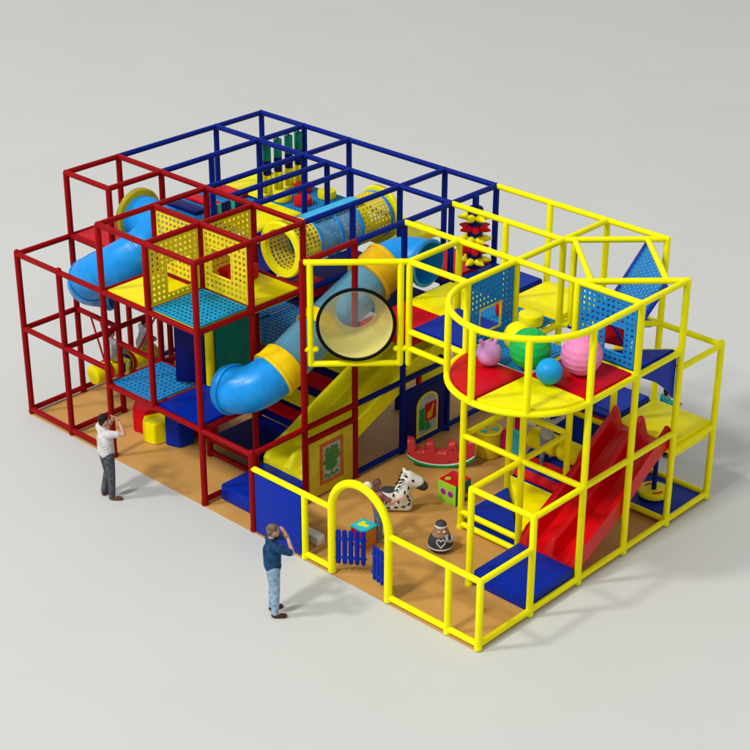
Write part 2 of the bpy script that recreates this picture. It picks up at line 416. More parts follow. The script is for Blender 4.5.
deck('blue triangular deck pad at the balcony corner under the sky', BLU, [(8.08, 3.03), (8.96, 3.04), (8.96, 3.94)], 2.72, .1)
bm = NB()
tri = [(3.12, 2.60), (3.96, 2.62), (3.96, 1.98), (3.80, 2.16), (3.55, 2.36), (3.30, 2.50)]
ta = [bm.verts.new((8.965, y, z)) for y, z in tri]; tb = [bm.verts.new((8.935, y, z)) for y, z in tri]
bm.faces.new(ta); bm.faces.new(list(reversed(tb)))
for k in range(6): bm.faces.new((ta[k], tb[k], tb[(k + 1) % 6], ta[(k + 1) % 6]))
tag(obj('corner_gusset', bm, BLU, None, smooth=False, loc=(8.95, 3.6, 2.5)), 'blue curved triangular panel hung upright below the right corner of the upper deck', 'panel')
deck('blue deck pad at mid height behind the red slide', BLU, sq(7, 8, 4, 5), 1.28)
A = lambda a0, a1: [(8 + .955 * math.cos(rad(a0 + (a1 - a0) * k / 12)), 2 + .955 * math.sin(rad(a0 + (a1 - a0) * k / 12))) for k in range(13)]
deck('red wedge-shaped pad of the round balcony floor under the lilac ball', RED, [(8, 2.0)] + A(-178, -93), 2.72, bev=.008)
deck('yellow wedge-shaped pad of the round balcony floor under the small azure ball', YEL, [(8.02, 2.0)] + A(-91, -2), 2.72, bev=.008)
bm = NB(); box(bm, (8.035, 4.035, 1.16), (8.965, 4.965, 1.27), .02)
box(bm, (8.93, 4.06, 1.02), (8.975, 4.94, 1.22), .015)
tag(obj('deck_pad', bm, YEL, None, loc=(8, 4, 1.2)), 'yellow deck pad at the top of the red slide, with a padded skirt', 'deck', 'soft deck pads on the frame')
bm = NB(); box(bm, (8.035, 4.035, .022), (8.965, 4.965, .075), .02)
tag(obj('floor_pad', bm, BLU, None, loc=(8, 4, 0)), 'blue floor pad beneath the disc swing', 'pad')
bm = NB(); box(bm, (8.04, 1.04, .022), (8.96, 1.97, .25), .03)
tag(obj('landing_pad', bm, BLU, None, loc=(8, 1, 0)), 'blue landing pad at the foot of the red slide', 'pad')
bm = NB(); box(bm, (4.06, .25, .022), (4.96, 1.15, .27), .03)
tag(obj('landing_pad', bm, BLU, None, loc=(4, .2, 0)), 'blue landing pad at the foot of the yellow slide', 'pad')
# mat triangle + wedge beneath the round balcony
deck('blue triangular pad on the floor framed by two low yellow rails', BLU, [(7.05, 2.05), (7.94, 2.06), (7.05, 2.95)], .30, .27, cat='pad', name='floor_pad', group=None)
deck('yellow sloping wedge pad leading up from the blue triangle pad', YEL, [(7.05, 2.99, .46), (7.96, 2.10, .30), (7.96, 2.99, .46)], .4, .25, cat='pad', name='wedge_pad', group=None, bev=.008)

# net decks
def netdeck(label, m, x0, x1, y0, y1, z, n=11, hole=.50):
    g = .04
    bm = NB(); lattice(bm, flat((x0 + g, y0 + g, z), (x1 - x0 - 2 * g, 0, 0), (0, y1 - y0 - 2 * g, 0)), int(n * (x1 - x0)), int(n * (y1 - y0)), hole, .02)
    return tag(obj('net_deck', bm, m, None, smooth=False, loc=(x0, y0, z)), label, 'net', 'square webbing nets used as decks')
netdeck('blue webbing net deck beside the swinging log, at mid height', NETB, 2, 3, 0, 1, 1.24, 10)
c = netdeck('blue and yellow woven net floor of the yellow net cage', vinyl('bright_blue_webbing', (.01, .32, .60), rough=.6, bump=.02), 3, 4, 0, 1, 2.72, 11, .62)
bm = NB(); box(bm, (3.04, .04, 2.66), (3.96, .96, 2.695), .004); obj('yellow_underlay', bm, YEL, c)
netdeck('blue net deck carrying the navy and red slabs, behind the spiral tube', NETB, 0, 1, 2.04, 3.96, 2.69, 13)
netdeck('blue net deck with four round stools, at the tall back corner', NETB, 1, 2, 4, 5, 2.69, 13)
netdeck('blue net deck with one red and one yellow stool, behind the balcony', NETB, 6, 7, 3, 4, 2.48, 13)
netdeck('blue net deck between the balcony wedges and the arched net panel', NETB, 7, 8, 2, 3, 2.71, 12)
netdeck('blue low net deck under the yellow deck, left of the clear tube', NETB, 1, 2, 2, 4, 1.24, 10)
netdeck('blue low net deck just behind the clear tube', NETB, 2, 3, 2, 4, 1.24, 10)

# net wall panels
def netwall(label, m, o, u, n=(10, 10), opening=None, th=.02, trim=None):
    bm = NB(); lattice(bm, flat(o, u, (0, 0, .90)), n[0], n[1], .54, th, opening)
    t = tag(obj('webbing_net', bm, m, None, smooth=False, loc=o), label, 'net', 'square webbing nets used as walls')
    if opening:
        o = V(o); u = V(u); nn = u.cross(V((0, 0, 1))).normalized() * .016
        a, b, c, d = opening
        bm = NB()
        for p, q in (((a, c), (b, c)), ((b, c), (b, d)), ((b, d), (a, d)), ((a, d), (a, c))):
            pipe(bm, o + u * p[0] + V((0, 0, .9 * p[1])), o + u * q[0] + V((0, 0, .9 * q[1])), .017, 8)
        obj('hole_edging', bm, trim or m, t)
    return t
netwall('yellow net wall with a crawl hole on the left side of the net cage', NETY, (3, .06, 2.74), (0, .88, 0), (10, 10), (.33, .85, .10, .62))
netwall('yellow net wall with a crawl hole at the back of the net cage', NETY, (3.06, 1, 2.74), (.88, 0, 0), (10, 10), (.16, .64, .28, .72))
netwall('yellow net wall behind the upper yellow deck, left of the cage', NETY, (2.06, 1, 2.74), (.88, 0, 0), (10, 10))
netwall('darker yellow net wall beyond the red block, facing the clear tube', NETY, (3, 1.06, 2.74), (0, .88, 0), (10, 10))
netwall('blue net wall with a crawl hole left of the round balcony', NETB, (7, 2.06, 2.74), (0, .88, 0), (11, 11), (.22, .72, .12, .52), trim=NETY)
netwall('blue net wall with a crawl hole behind the pink ball', NETB, (8.06, 3, 2.74), (.88, 0, 0), (11, 11), (.45, .82, .16, .58))

# V-shaped hanging net bridge
t = thing('net_bridge', 'hanging V of blue webbing with dark blue edges under the crossed yellow bars', 'net', (8, 4, 2.7))
def slant(a, b, low, n=(13, 15)):
    a = V(a); b = V(b); la, lb = V(low[0]), V(low[1])
    P = lambda u, v: ((a.lerp(b, u)).lerp(la.lerp(lb, u), v), ((b - a).cross(la - a)).normalized())
    bm = NB(); lattice(bm, P, *n, .5, .014); obj('webbing', bm, NETB, t, smooth=False)
    for p, q in ((a, la), (b, lb)):
        d = (q - p); w = (b - a).normalized() * .05; nn = d.cross(w).normalized() * .014
        bm = NB()
        vs = [bm.verts.new(x) for x in (p - w + nn, p + w + nn, p + w - nn, p - w - nn, q - w + nn, q + w + nn, q + w - nn, q - w - nn)]
        for f in ((0, 1, 2, 3), (7, 6, 5, 4), (0, 4, 5, 1), (1, 5, 6, 2), (2, 6, 7, 3), (3, 7, 4, 0)): bm.faces.new([vs[k] for k in f])
        obj('edge_strap', bm, BLU, t, smooth=False)
off = V((0, 0, -.05))
slant(d0.lerp(d1, .81) + off, e0.lerp(e1, .81) + off, ((7.55, 4.35, 2.78), (8.50, 3.45, 2.78)))
slant(d0.lerp(d1, .11) + off, e0.lerp(e1, .12) + off, ((7.53, 4.34, 2.77), (8.48, 3.44, 2.77)), (13, 11))
deck('small red triangular pad seen through the crawl hole behind the pink ball', RED, [(8.06, 3.3, 2.80), (8.5, 3.48, 2.76), (8.1, 3.9, 3.1)], 2.76, .03, bev=.004)

# ---------------------------------------------------------------- tunnels and tube slides
def collar(bm, c, d, r, w=.09, lip=.035):
    c = V(c); d = V(d).normalized()
    revolve(bm, c - d * w / 2, d, [(0, r - .01), (0, r + lip * .8), (w * .2, r + lip), (w * .8, r + lip), (w, r + lip * .8), (w, r - .01)], 36)
# net crawl tunnel along +y
t = thing('net_tunnel', 'crawl tunnel with yellow net ends, blue top band and clear middle', 'tunnel', (3.6, 2, 2.7))
cx, cz, R = 3.52, 3.13, .345
def cylP(y0, y1, a0=0, a1=360, r=R):
    return lambda u, v: ((cx + r * math.cos(rad(a0 + (a1 - a0) * u)), y0 + (y1 - y0) * v, cz + r * math.sin(rad(a0 + (a1 - a0) * u))), (math.cos(rad(a0 + (a1 - a0) * u)), 0, math.sin(rad(a0 + (a1 - a0) * u))))
for (y0, y1, nn_) in ((2.1, 2.52, 5), (3.36, 4.0, 8)):
    bm = NB(); lattice(bm, cylP(y0, y1), 34, nn_, .55, .016); obj('net_tube', bm, NETY, t)
bm = NB()
sweep(bm, [(cx, 2.52, cz), (cx, 2.8, cz), (cx, 3.1, cz), (cx, 3.36, cz)], R - .01, 36, .012); obj('clear_tube', bm, CLRB, t)
for y in (2.52, 2.94, 3.36, 3.98):
    bm = NB(); torus(bm, (cx, y, cz), (0, 1, 0), R + .003, .018, 48, 8, 1.6); obj('hoop', bm, SKY, t)
bm = NB()
arcp = []
for (y0, y1) in ((2.50, 3.55),):
    rows = []
    for k in range(9):
        a = rad(62 + 44 * k / 8)
        rows.append([V((cx + (R + rr) * math.cos(a), y, cz + (R + rr) * math.sin(a))) for rr in (.018, .034) for y in (y0, y1)])
    vv = [[bm.verts.new(p) for p in r] for r in rows]
    for a, b in zip(vv, vv[1:]):
        for i, j in ((0, 1), (1, 3), (3, 2), (2, 0)): bm.faces.new((a[i], a[j], b[j], b[i]))
    bm.faces.new([vv[0][k] for k in (0, 1, 3, 2)]); bm.faces.new([vv[-1][k] for k in (2, 3, 1, 0)])
obj('top_band', bm, vinyl('pale_blue_vinyl', (.05, .42, .72)), t)
for y, m in ((2.04, YEL), (4.08, YEL)):
    bm = NB()
    revolve(bm, (cx, y - .03, cz), (0, 1, 0), [(0, R - .035), (0, R + .055), (.02, R + .075), (.06, R + .075), (.09, R + .04), (.09, R - .035), (0, R - .035)], 40)
    obj('flange', bm, YELS, t)

def tube_slide(name, label, pts, R, cuts, loc, flanges=(), rings=True):
    """cuts: [(t0,t1,material,part name)]"""
    t = thing(name, label, 'tube slide', loc)
    P = catmull(pts, 12); n = len(P) - 1
    for (a, b, m, nm, rr) in cuts:
        i, j = int(round(a * n)), int(round(b * n))
        bm = NB(); sweep(bm, P[i:j + 1], R + rr, 36, .02); obj(nm, bm, m, t)
    for f in flanges:
        i = int(round(f[0] * n)); d = P[min(i + 1, n)] - P[max(i - 1, 0)]
        bm = NB(); collar(bm, P[i], d, R, f[1], f[2]); obj('joint_ring', bm, f[3], t)
    return t, P
ctr = [(5.0, 3.52, 2.90), (4.80, 3.50, 2.90), (4.58, 3.36, 2.88), (4.50, 3.08, 2.80), (4.5, 2.6, 2.60), (4.5, 2.0, 2.36), (4.5, 1.45, 2.12), (4.50, 1.0, 1.93), (4.44, .72, 1.80), (4.24, .54, 1.70), (3.97, .50, 1.66)]
tube_slide('tube_slide', 'long tube slide with blue elbows, amber collars and clear middle, crossing the centre', ctr, .328,
           [(0, .285, SKY, 'upper_elbow', 0), (.285, .36, ORA, 'upper_collar', .03), (.36, .52, CLRG, 'clear_section', -.01), (.52, .55, ORL, 'middle_collar', .02), (.55, .67, CLRG, 'clear_section', -.01), (.665, .725, ORL, 'lower_collar', .03), (.725, 1, SKY, 'lower_elbow', 0)],
           (4.5, 2, 1.6), [(.285, .07, .05, ORA), (.36, .06, .05, ORA), (.725, .05, .04, ORL), (.01, .05, .03, SKY), (.955, .06, .035, SKY)])
spi = [(1.02, 1.5, 3.12), (1.25, 1.52, 3.12), (1.52, 1.42, 3.05), (1.62, 1.12, 2.90), (1.38, .85, 2.66), (1.02, .74, 2.44), (.74, .74, 2.24), (.56, .88, 2.08), (.64, 1.06, 2.01), (.80, 1.16, 1.99)]
t, P = tube_slide('spiral_tube', 'fat sky blue spiral tube curling down outside the top left tower', spi, .325,
           [(0, .36, SKY, 'tube_section', 0), (.36, .66, SKY, 'tube_section', .004), (.66, 1, SKY, 'tube_section', 0)], (1.2, 1, 1.9),
           [(.36, .04, .022, SKY), (.66, .04, .022, SKY), (.97, .05, .025, SKY)])
bm = NB(); revolve(bm, (.99, 1.5, 3.14), (1, 0, 0), [(0, .29), (0, .40), (.02, .415), (.06, .415), (.08, .39), (.08, .29), (0, .29)], 44)
obj('flange', bm, vinyl('olive_yellow_plastic', (.62, .50, .02), rough=.3, bump=.02), t)
# bubble window in the diagonal frame
nd = V((1, -1, 0)).normalized(); c = V((5.54, 1.46, 2.80))
t = thing('bubble_window', 'round funnel-shaped bubble window with thick black rim in the yellow diagonal frame', 'bubble window', c)
bm = NB(); torus(bm, c, nd, .515, .024, 64, 12); obj('black_rim', bm, BLACK, t)
bm = NB()
revolve(bm, c, -nd, [(0, .51), (.12, .46), (.30, .37), (.46, .305), (.50, .29), (.50, .27), (.46, .285), (.30, .35), (.12, .44), (0, .49), (0, .51)], 56); obj('funnel', bm, CLRY, t)
bm = NB()
revolve(bm, c - nd * .40, -nd, [(-.02, .30)] + [(.24 * math.sin(rad(a)), .30 * math.cos(rad(a))) for a in range(0, 90, 10)] + [(.24, 0)], 40); obj('clear_dome', bm, CLRW, t)

# ---------------------------------------------------------------- slides
def slide(name, label, m, x0, x1, prof, walls, wh=.16, loc=(0, 0, 0), lip=0):
    """prof list of (y,z) from top to bottom; walls at given x with height wh"""
    t = thing(name, label, 'slide', loc)
    # dense cross-section with rounded gutters
    xs = []
    W = .05
    sec = []
    n = 40
    ws = [x for x in walls]
    def h(x):
        d = min(abs(x - w) for w in ws)
        if d < W * .5: return 1.0
        if d < W * 2.4: return (0.5 + .5 * math.cos(math.pi * (d - W * .5) / (W * 1.9)))
        return 0
    n = 64
    xs = [x0 + (x1 - x0) * k / n for k in range(n + 1)]
    P = catmull([(0, y, z) for (y, z) in prof], 8)
    bm = NB(); top = []; bot = []
    for i, p in enumerate(P):
        f = i / (len(P) - 1)
        wf = wh * (1 + lip * max(0, 1 - f * 6)) * min(1, .25 + (1 - f) * 6) * (math.sin(min(1, (f + .004) * 11) * math.pi / 2) ** .5 if lip else 1)
        top.append([bm.verts.new((x, p.y, p.z + h(x) * wf)) for x in xs])
        bot.append([bm.verts.new((x, p.y, p.z - .05 + h(x) * wf * .0)) for x in xs])
    m_ = len(P)
    for i in range(m_ - 1):
        for k in range(n):
            bm.faces.new((top[i][k], top[i][k + 1], top[i + 1][k + 1], top[i + 1][k]))
            bm.faces.new((bot[i][k + 1], bot[i][k], bot[i + 1][k], bot[i + 1][k + 1]))
        for k in (0, n): bm.faces.new((top[i][k], top[i + 1][k], bot[i + 1][k], bot[i][k]))
    for i in (0, m_ - 1):
        for k in range(n): bm.faces.new((top[i][k], bot[i][k], bot[i][k + 1], top[i][k + 1]))
    obj('slide_bed', bm, m, t)
    return t
slide('double_slide', 'long yellow slide running down behind the tree picture panel', YELS, 4.04, 4.97,
      [(4.05, 1.44), (3.7, 1.34), (3.0, 1.06), (2.2, .72), (1.6, .44), (1.3, .34), (1.10, .31)], [4.07, 4.51, 4.94], .19, (4.5, 1, 0))
slide('red_slide', 'glossy red twin slide with three raised walls beside the yellow frame', REDS, 8.05, 8.95,
      [(4.02, 1.25), (3.85, 1.22), (3.5, 1.02), (3.0, .68), (2.5, .40), (2.15, .24), (1.97, .21)], [8.08, 8.50, 8.92], .24, (8.5, 2, 0), .5)

# bolster ramps
def ramp(label, m, x0, x1, a, b, loc, bars):
    t = thing('bolster_ramp', label, 'ramp', loc)
    (ya, za), (yb, zb) = a, b
    bm = NB()
    prism(bm, [(x0, ya, za), (x1, ya, za), (x1, yb, zb), (x0, yb, zb)], 0, .12, .015); obj('ramp_board', bm, m, t)
    d = V((0, yb - ya, zb - za)); nn = V((0, -d.z, d.y)).normalized()
    for (f, w_, mm) in bars:
        p = V((0, ya, za)) + d * f; q = V((0, ya, za)) + d * (f + w_)
        bm = NB(); prism(bm, [(x0 + .02, p.y, p.z + .05), (x1 - .02, p.y, p.z + .05), (x1 - .02, q.y, q.z + .05), (x0 + .02, q.y, q.z + .05)], 0, .045, .015); obj('cross_bar', bm, mm, t)
    return t
ramp('navy climbing ramp with padded red and yellow cross bars left of the yellow slide', NAVY, 3.05, 3.98, (1.98, .46), (3.7, 1.42), (3.5, 2, .4),
     [(.0, .09, RED), (.13, .12, YEL), (.325, .12, RED), (.52, .12, YEL), (.72, .12, RED)])
ramp('blue climbing ramp with flat red cross bars beneath the round balcony', BLU, 7.05, 7.96, (3.03, .44), (4.2, 1.30), (7.5, 3, .4),
     [(.0, .09, RED), (.14, .10, RED), (.80, .12, RED)])
for k, (a, b, lab) in enumerate((((7.06, 3.44, .90), (7.52, 3.44, .90), 'fat yellow bolster left of the climbing child'), ((7.58, 3.44, .90), (7.95, 3.44, .90), 'fat yellow bolster right of the climbing child'))):
    bm = NB(); cyl(bm, a, b, .155, 28, .04); tag(obj('bolster', bm, YEL, None, loc=a), lab, 'bolster', 'yellow bolsters on the blue ramp')

# ---------------------------------------------------------------- panels
def panel_x(name, label, x, y0, y1, z0, z1, m, th=.04, group=None, cat='panel'):
    t = thing(name, label, cat, (x, (y0 + y1) / 2, z0), group)
    bm = NB(); box(bm, (x - th / 2, y0, z0), (x + th / 2, y1, z1), .008); obj('board', bm, m, t)
    return t
t = panel_x('picture_panel', 'mustard yellow low panel with a framed picture of a fruit tree', 5, 1.06, 1.94, .04, .93, vinyl('mustard_panel', (.62, .50, .03), rough=.5), .03)
X = 5.018
bm = NB()
for (a, b, c, d) in ((1.27, 1.72, .20, .245), (1.27, 1.72, .80, .845), (1.27, 1.315, .245, .80), (1.675, 1.72, .245, .80)): box(bm, (X - .004, a, c), (X + .022, b, d), .004)
obj('picture_frame', bm, vinyl('orange_frame', (.50, .12, .02)), t)
bm = NB(); box(bm, (X - .003, 1.31, .24), (X + .006, 1.68, .805), 0); pic = obj('picture', bm, PICG, t)
def disc_x(bm, x, y, z, r, n=10, th=.004):
    revolve(bm, (x, y, z), (1, 0, 0), [(0, 0), (0, r), (th, r * .9), (th, 0)], n)
bm = NB()
for k in range(62):
    a = random.uniform(0, 6.28); q = random.uniform(0, 1) ** .5
    disc_x(bm, X + .006 + k * .0001, 1.495 + math.cos(a) * q * .14, .58 + math.sin(a) * q * .18, random.uniform(.03, .045))
for k in range(9): disc_x(bm, X + .006 + k * .0001, 1.36 + k * .033, .30 + .02 * math.sin(k * 2), .022)
obj('printed_tree', bm, LEAF, t)
bm = NB(); box(bm, (X + .006, 1.478, .33), (X + .009, 1.508, .47), 0)
for a, b in ((1.43, .44), (1.55, .44)): box(bm, (X + .006, min(a, 1.49), .41), (X + .0095, max(a, 1.50), .43), 0)
obj('printed_trunk', bm, STEEL, t)
bm = NB()
for k in range(16):
    disc_x(bm, X + .013, random.uniform(1.36, 1.63), random.uniform(.45, .74), .013, 8)
disc_x(bm, X + .013, 1.36, .34, .015, 8); disc_x(bm, X + .013, 1.62, .37, .015, 8)
obj('printed_fruit', bm, vinyl('fruit_print', (.72, .10, .02)), t)

t = panel_x('arched_picture_panel', 'navy low panel with an arched yellow-framed picture in red and green', 5, 3.06, 3.98, .04, .93, NAVY, .03)
def archpts(yc, w, z0, zs, n=14): return [(yc - w, z0), (yc + w, z0)] + [(yc + w * math.cos(math.pi * k / n), zs + w * .75 * math.sin(math.pi * k / n)) for k in range(n + 1)]
def flatx(bm, poly, x0, x1):
    a = [bm.verts.new((x0, y, z)) for y, z in poly]; b = [bm.verts.new((x1, y, z)) for y, z in poly]
    bm.faces.new(a); bm.faces.new(list(reversed(b)))
    for k in range(len(poly)): j = (k + 1) % len(poly); bm.faces.new((a[k], b[k], b[j], a[j]))
bm = NB(); flatx(bm, archpts(3.53, .235, .14, .66), X - .003, X + .010); obj('picture_frame', bm, YEL, t, smooth=False)
bm = NB(); flatx(bm, archpts(3.53, .20, .17, .66), X + .010, X + .014); obj('picture', bm, PICG, t, smooth=False)
bm = NB(); flatx(bm, [(3.47, .36), (3.72, .36), (3.72, .66), (3.47, .66)], X + .014, X + .017); obj('printed_red_patch', bm, RED, t, smooth=False)
bm = NB(); flatx(bm, [(3.34, .26), (3.46, .24), (3.46, .62), (3.34, .60)], X + .014, X + .017); flatx(bm, [(3.47, .22), (3.60, .22), (3.56, .35), (3.47, .35)], X + .014, X + .017); obj('printed_green_patch', bm, RIND, t, smooth=False)
bm = NB(); flatx(bm, [(3.62, .40), (3.67, .62), (3.64, .63), (3.60, .54), (3.52, .50), (3.50, .42)], X + .017, X + .020); flatx(bm, [(3.55, .38), (3.58, .48), (3.50, .47)], X + .0172, X + .0198); obj('printed_orange_shape', bm, ORA, t, smooth=False)

t = thing('fence_panel', 'solid blue fence panel left of the entrance arch, below the yellow rail', 'panel', (5.5, 0, 0))
bm = NB(); box(bm, (5.06, -.02, .03), (5.94, .02, .95), .008); obj('board', bm, BLU, t)
# back-side low panels
t = panel_x('back_panel', 'yellow low panel with red sides behind the arched picture panel', 4.2, 4.3, 4.95, .05, .95, YEL, .05)
bm = NB(); box(bm, (4.17, 4.22, .05), (4.23, 4.29, .95), .01); obj('side_strip', bm, RED, t)

# revolving door of curtains under the net cage
t = thing('turnstile_curtain', 'revolving foam door with navy and teal leaves and a yellow core under the net cage', 'curtain', (3.12, .92, 1.26))
cc = V((3.16, .93, 0))
bm = NB(); cyl(bm, (cc.x, cc.y, 1.27), (cc.x, cc.y, 2.62), .065, 20, .01); obj('core', bm, YEL, t)
for ang, m, nm in ((218, NAVY, 'leaf_panel'), (72, TEAL, 'leaf_panel')):
    d = V((math.cos(rad(ang)), math.sin(rad(ang)), 0)); w = V((-d.y, d.x, 0)) * .02
    bm = NB(); ln = .50 if m is NAVY else .68
    poly = [cc + d * .08 + w, cc + d * ln + w, cc + d * ln - w, cc + d * .08 - w]
    prism(bm, [(p.x, p.y, 2.60) for p in poly], 0, 1.30, .006); obj(nm, bm, m, t)
# striped curtain next to slabs
t = thing('strip_curtain', 'curtain of navy and cyan vertical strips behind the net cage', 'curtain', (1, 3.2, 2.7))
for k in range(7):
    y = 2.98 + k * .095
    bm = NB(); box(bm, (.985, y, 2.30), (1.015, y + .082, 2.86), .006, rot=None); obj('strip', bm, (NAVY, CYAN, NAVY)[k % 3], t)
# foam slabs on the net deck
def slab(label, m, lo, hi, name='foam_slab', cat='foam slab', group=None, bev=.02):
    bm = NB(); box(bm, lo, hi, bev); return tag(obj(name, bm, m, None, loc=(lo[0], lo[1], lo[2])), label, cat, group)
slab('navy foam slab lying across the net deck behind the spiral tube', NAVY, (.04, 2.78, 2.71), (.82, 3.02, 2.77))
slab('red foam slab next to the navy slab on the net deck', RED, (.04, 3.16, 2.71), (.80, 3.38, 2.76))
slab('red foam slab farthest from the spiral tube, by the striped curtain', RED, (.12, 3.68, 2.71), (.80, 3.93, 2.78))
slab('red foam block on the yellow deck behind the net cage walls', RED, (2.40, 1.30, 2.72), (3.30, 1.80, 2.93))
slab('red foam block standing under the yellow deck beside the clear tube', vinyl('brick_red_vinyl', (.36, .04, .015)), (2.35, 1.62, .9), (2.95, 2.2, 1.40))
slab('small red foam block on the floor below the tunnel mouth', RED, (3.55, 2.15, 2.44), (3.95, 2.55, 2.62))
slab('yellow upright foam block behind the teal door leaf', YEL, (2.62, 2.15, 1.3), (2.76, 2.3, 1.62))
slab('long white foam box on the mat beside the left fence', WHITE, (5.62, .30, .022), (5.93, .44, .15), 'foam_box', 'box', bev=.012)
slab('magenta foam panel hanging behind the balcony legs', MAG, (6.35, 3.94, .55), (6.45, 4.0, 1.05), 'foam_sheet', 'foam sheet')
slab('tiny navy pad visible below the bubble window', NAVY, (4.2, 3.2, 1.75), (4.9, 3.9, 1.85))
# magenta/cyan prism
t = thing('foam_wedge', 'foam wedge with magenta and cyan faces behind the yellow drum', 'foam block', (6.2, 4.0, 0))
bm = NB(); prism(bm, [(6.05, 3.85, .40), (6.25, 3.95, .52), (6.15, 4.15, .46)], 0, .42, .01); obj('magenta_half', bm, MAG, t, smooth=False)
bm = NB(); prism(bm, [(6.26, 3.94, .52), (6.42, 3.98, .46), (6.30, 4.16, .46)], 0, .46, .01); obj('cyan_half', bm, CYAN, t, smooth=False)

# punch bags
for k, (y, lab) in enumerate(((4.18, 'nearest'), (4.42, 'second from front'), (4.66, 'third from front'), (4.88, 'farthest'))):
    t = thing('punch_bag', 'hanging punch bag in teal, navy and yellow, %s of the four' % lab, 'punch bag', (1, y, 2.75), 'hanging punch bags in a row')
    for a, b, m, nm in ((2.76, 3.06, YEL, 'yellow_section'), (3.06, 3.30, NAVY, 'navy_section'), (3.30, 3.60, TEAL, 'teal_section')):
        bm = NB(); cyl(bm, (.98, y, a), (.98, y, b), .068 if m is not YEL else .078, 20, .012); obj(nm, bm, m, t)
    bm = NB(); pipe(bm, (.98, y, 3.58), (.98, y, 3.66), .012, 8); obj('strap', bm, NAVY, t)
# spiky column
t = thing('spiky_column', 'hanging navy column studded with yellow and red foam spikes', 'spiky column', (5, 4.5, 2.5))
bm = NB(); cyl(bm, (5.03, 4.5, 2.55), (5.03, 4.5, 3.5), .115, 28, .03); obj('column', bm, NAVY, t)
bm = NB(); pipe(bm, (5.03, 4.5, 3.48), (5.03, 4.5, 3.65), .05, 10); obj('hanger', bm, BLUP, t)
for j, z in enumerate((2.68, 2.85, 3.02, 3.19, 3.36)):
    for k in range(6):
        a = rad(k * 60 + (0 if j % 2 else 30) - 46.9)
        m = RED if j % 2 else YEL
        d = V((math.cos(a), math.sin(a), -.05))
        bm = NB(); revolve(bm, V((5.03, 4.5, z)) + d * .10, d, [(0, .060), (.035, .058), (.10, .036), (.155, .010), (.16, 0)], 12); obj('spike', bm, m, t)
# round stools
def stool(x, y, z, m, lab, group='round foam stools on the nets', h=.13, r=.15):
    t = thing('round_stool', lab, 'stool', (x, y, z), group)
    bm = NB(); cyl(bm, (x, y, z + .008), (x, y, z + h), r, 32, .014); obj('drum', bm, m, t)
    bm = NB(); torus(bm, (x, y, z + h * .5), (0, 0, 1), r - .001, .004, 32, 6); obj('seam', bm, m, t)
stool(1.30, 4.10 + .1, 2.70, YEL, 'yellow round stool nearest the punch bags on the back net')
stool(1.24, 4.72, 2.70, RED, 'red round stool at the far side of the back net')
stool(1.66, 4.30, 2.70, RED, 'red round stool at the near side of the back net')
stool(1.72, 4.78, 2.70, YEL, 'yellow round stool nearest the tunnel on the back net')
stool(6.32, 3.62, 2.49, RED, 'red round stool seen through the blue net hole', h=.16, r=.12)
stool(6.80, 3.62, 2.49, YEL, 'yellow round stool right behind the green ball', h=.16, r=.17)

# balls
def rball(x, y, z, r, m, lab, ribs=0, ears=False):
    t = thing('play_ball', lab, 'ball', (x, y, z), 'balls on the round balcony')
    bm = NB()
    n = 64; prof = []
    for k in range(n + 1):
        th = math.pi * k / n; rr = r * (1 + (.011 * math.cos(th * ribs * 2) if ribs else 0))
        prof.append((-math.cos(th) * rr, math.sin(th) * rr if 0 < k < n else 0))
    ax = V((.05, -.12, 1)); revolve(bm, (x, y, z + r), ax, prof, 40); obj('ball_body', bm, m, t)
    if ears:
        for s in (-.45, .45):
            d = V((s * .7 + .0, -.15 + s * .7, .88)).normalized(); bm = NB(); p = V((x, y, z + r)) + d * r * .93
            revolve(bm, p, d, [(0, .035), (.03, .025), (.06, .03), (.085, .026), (.10, 0)], 12); obj('horn', bm, m, t)
D = 2.725
rball(7.50, 1.87, D, .165, LIL, 'lilac hopper ball with two horns on the red wedge', ears=True)
rball(7.50, 2.46, D, .20, YEL, 'smooth yellow ball half hidden behind the green one')
rball(7.93, 2.16, D, .27, GREEN, 'large green ribbed ball in the middle of the balcony', 9)
rball(8.38, 1.98, D, .17, AZUR, 'small smooth azure ball on the yellow wedge')
rball(8.50, 2.48, D, .265, PINK, 'large pink ribbed ball on the red square pad', 10)

# ---------------------------------------------------------------- floor toys
def hexa(x, y, m, lab, h=.34, r=.225, a0=12):
    bm = NB(); prism(bm, [(x + r * math.cos(rad(a0 + 60 * k)), y + r * math.sin(rad(a0 + 60 * k)), h + .021) for k in range(6)], 0, h, .012)
    tag(obj('hexagonal_block', bm, m, None, loc=(x, y, 0)), lab, 'foam block', 'hexagonal foam blocks on the mat')
hexa(2.03, .80, YEL, 'yellow hexagonal block at the front of the heap', .33)
hexa(2.34, .98, BLU, 'blue hexagonal block at the front of the heap', .40, .24, 20)
hexa(1.68, .92, RED, 'red hexagonal block at the left of the heap, behind the yellow one', .40, .24)
hexa(1.92, 1.36, YEL, 'yellow hexagonal block squeezed behind the blue one', .36)
hexa(2.40, 1.42, RED, 'red hexagonal block at the right of the heap, beside a frame post', .34)
hexa(1.40, 1.08, BLU, 'small blue hexagonal block peeping out left of the red one', .24, .18)

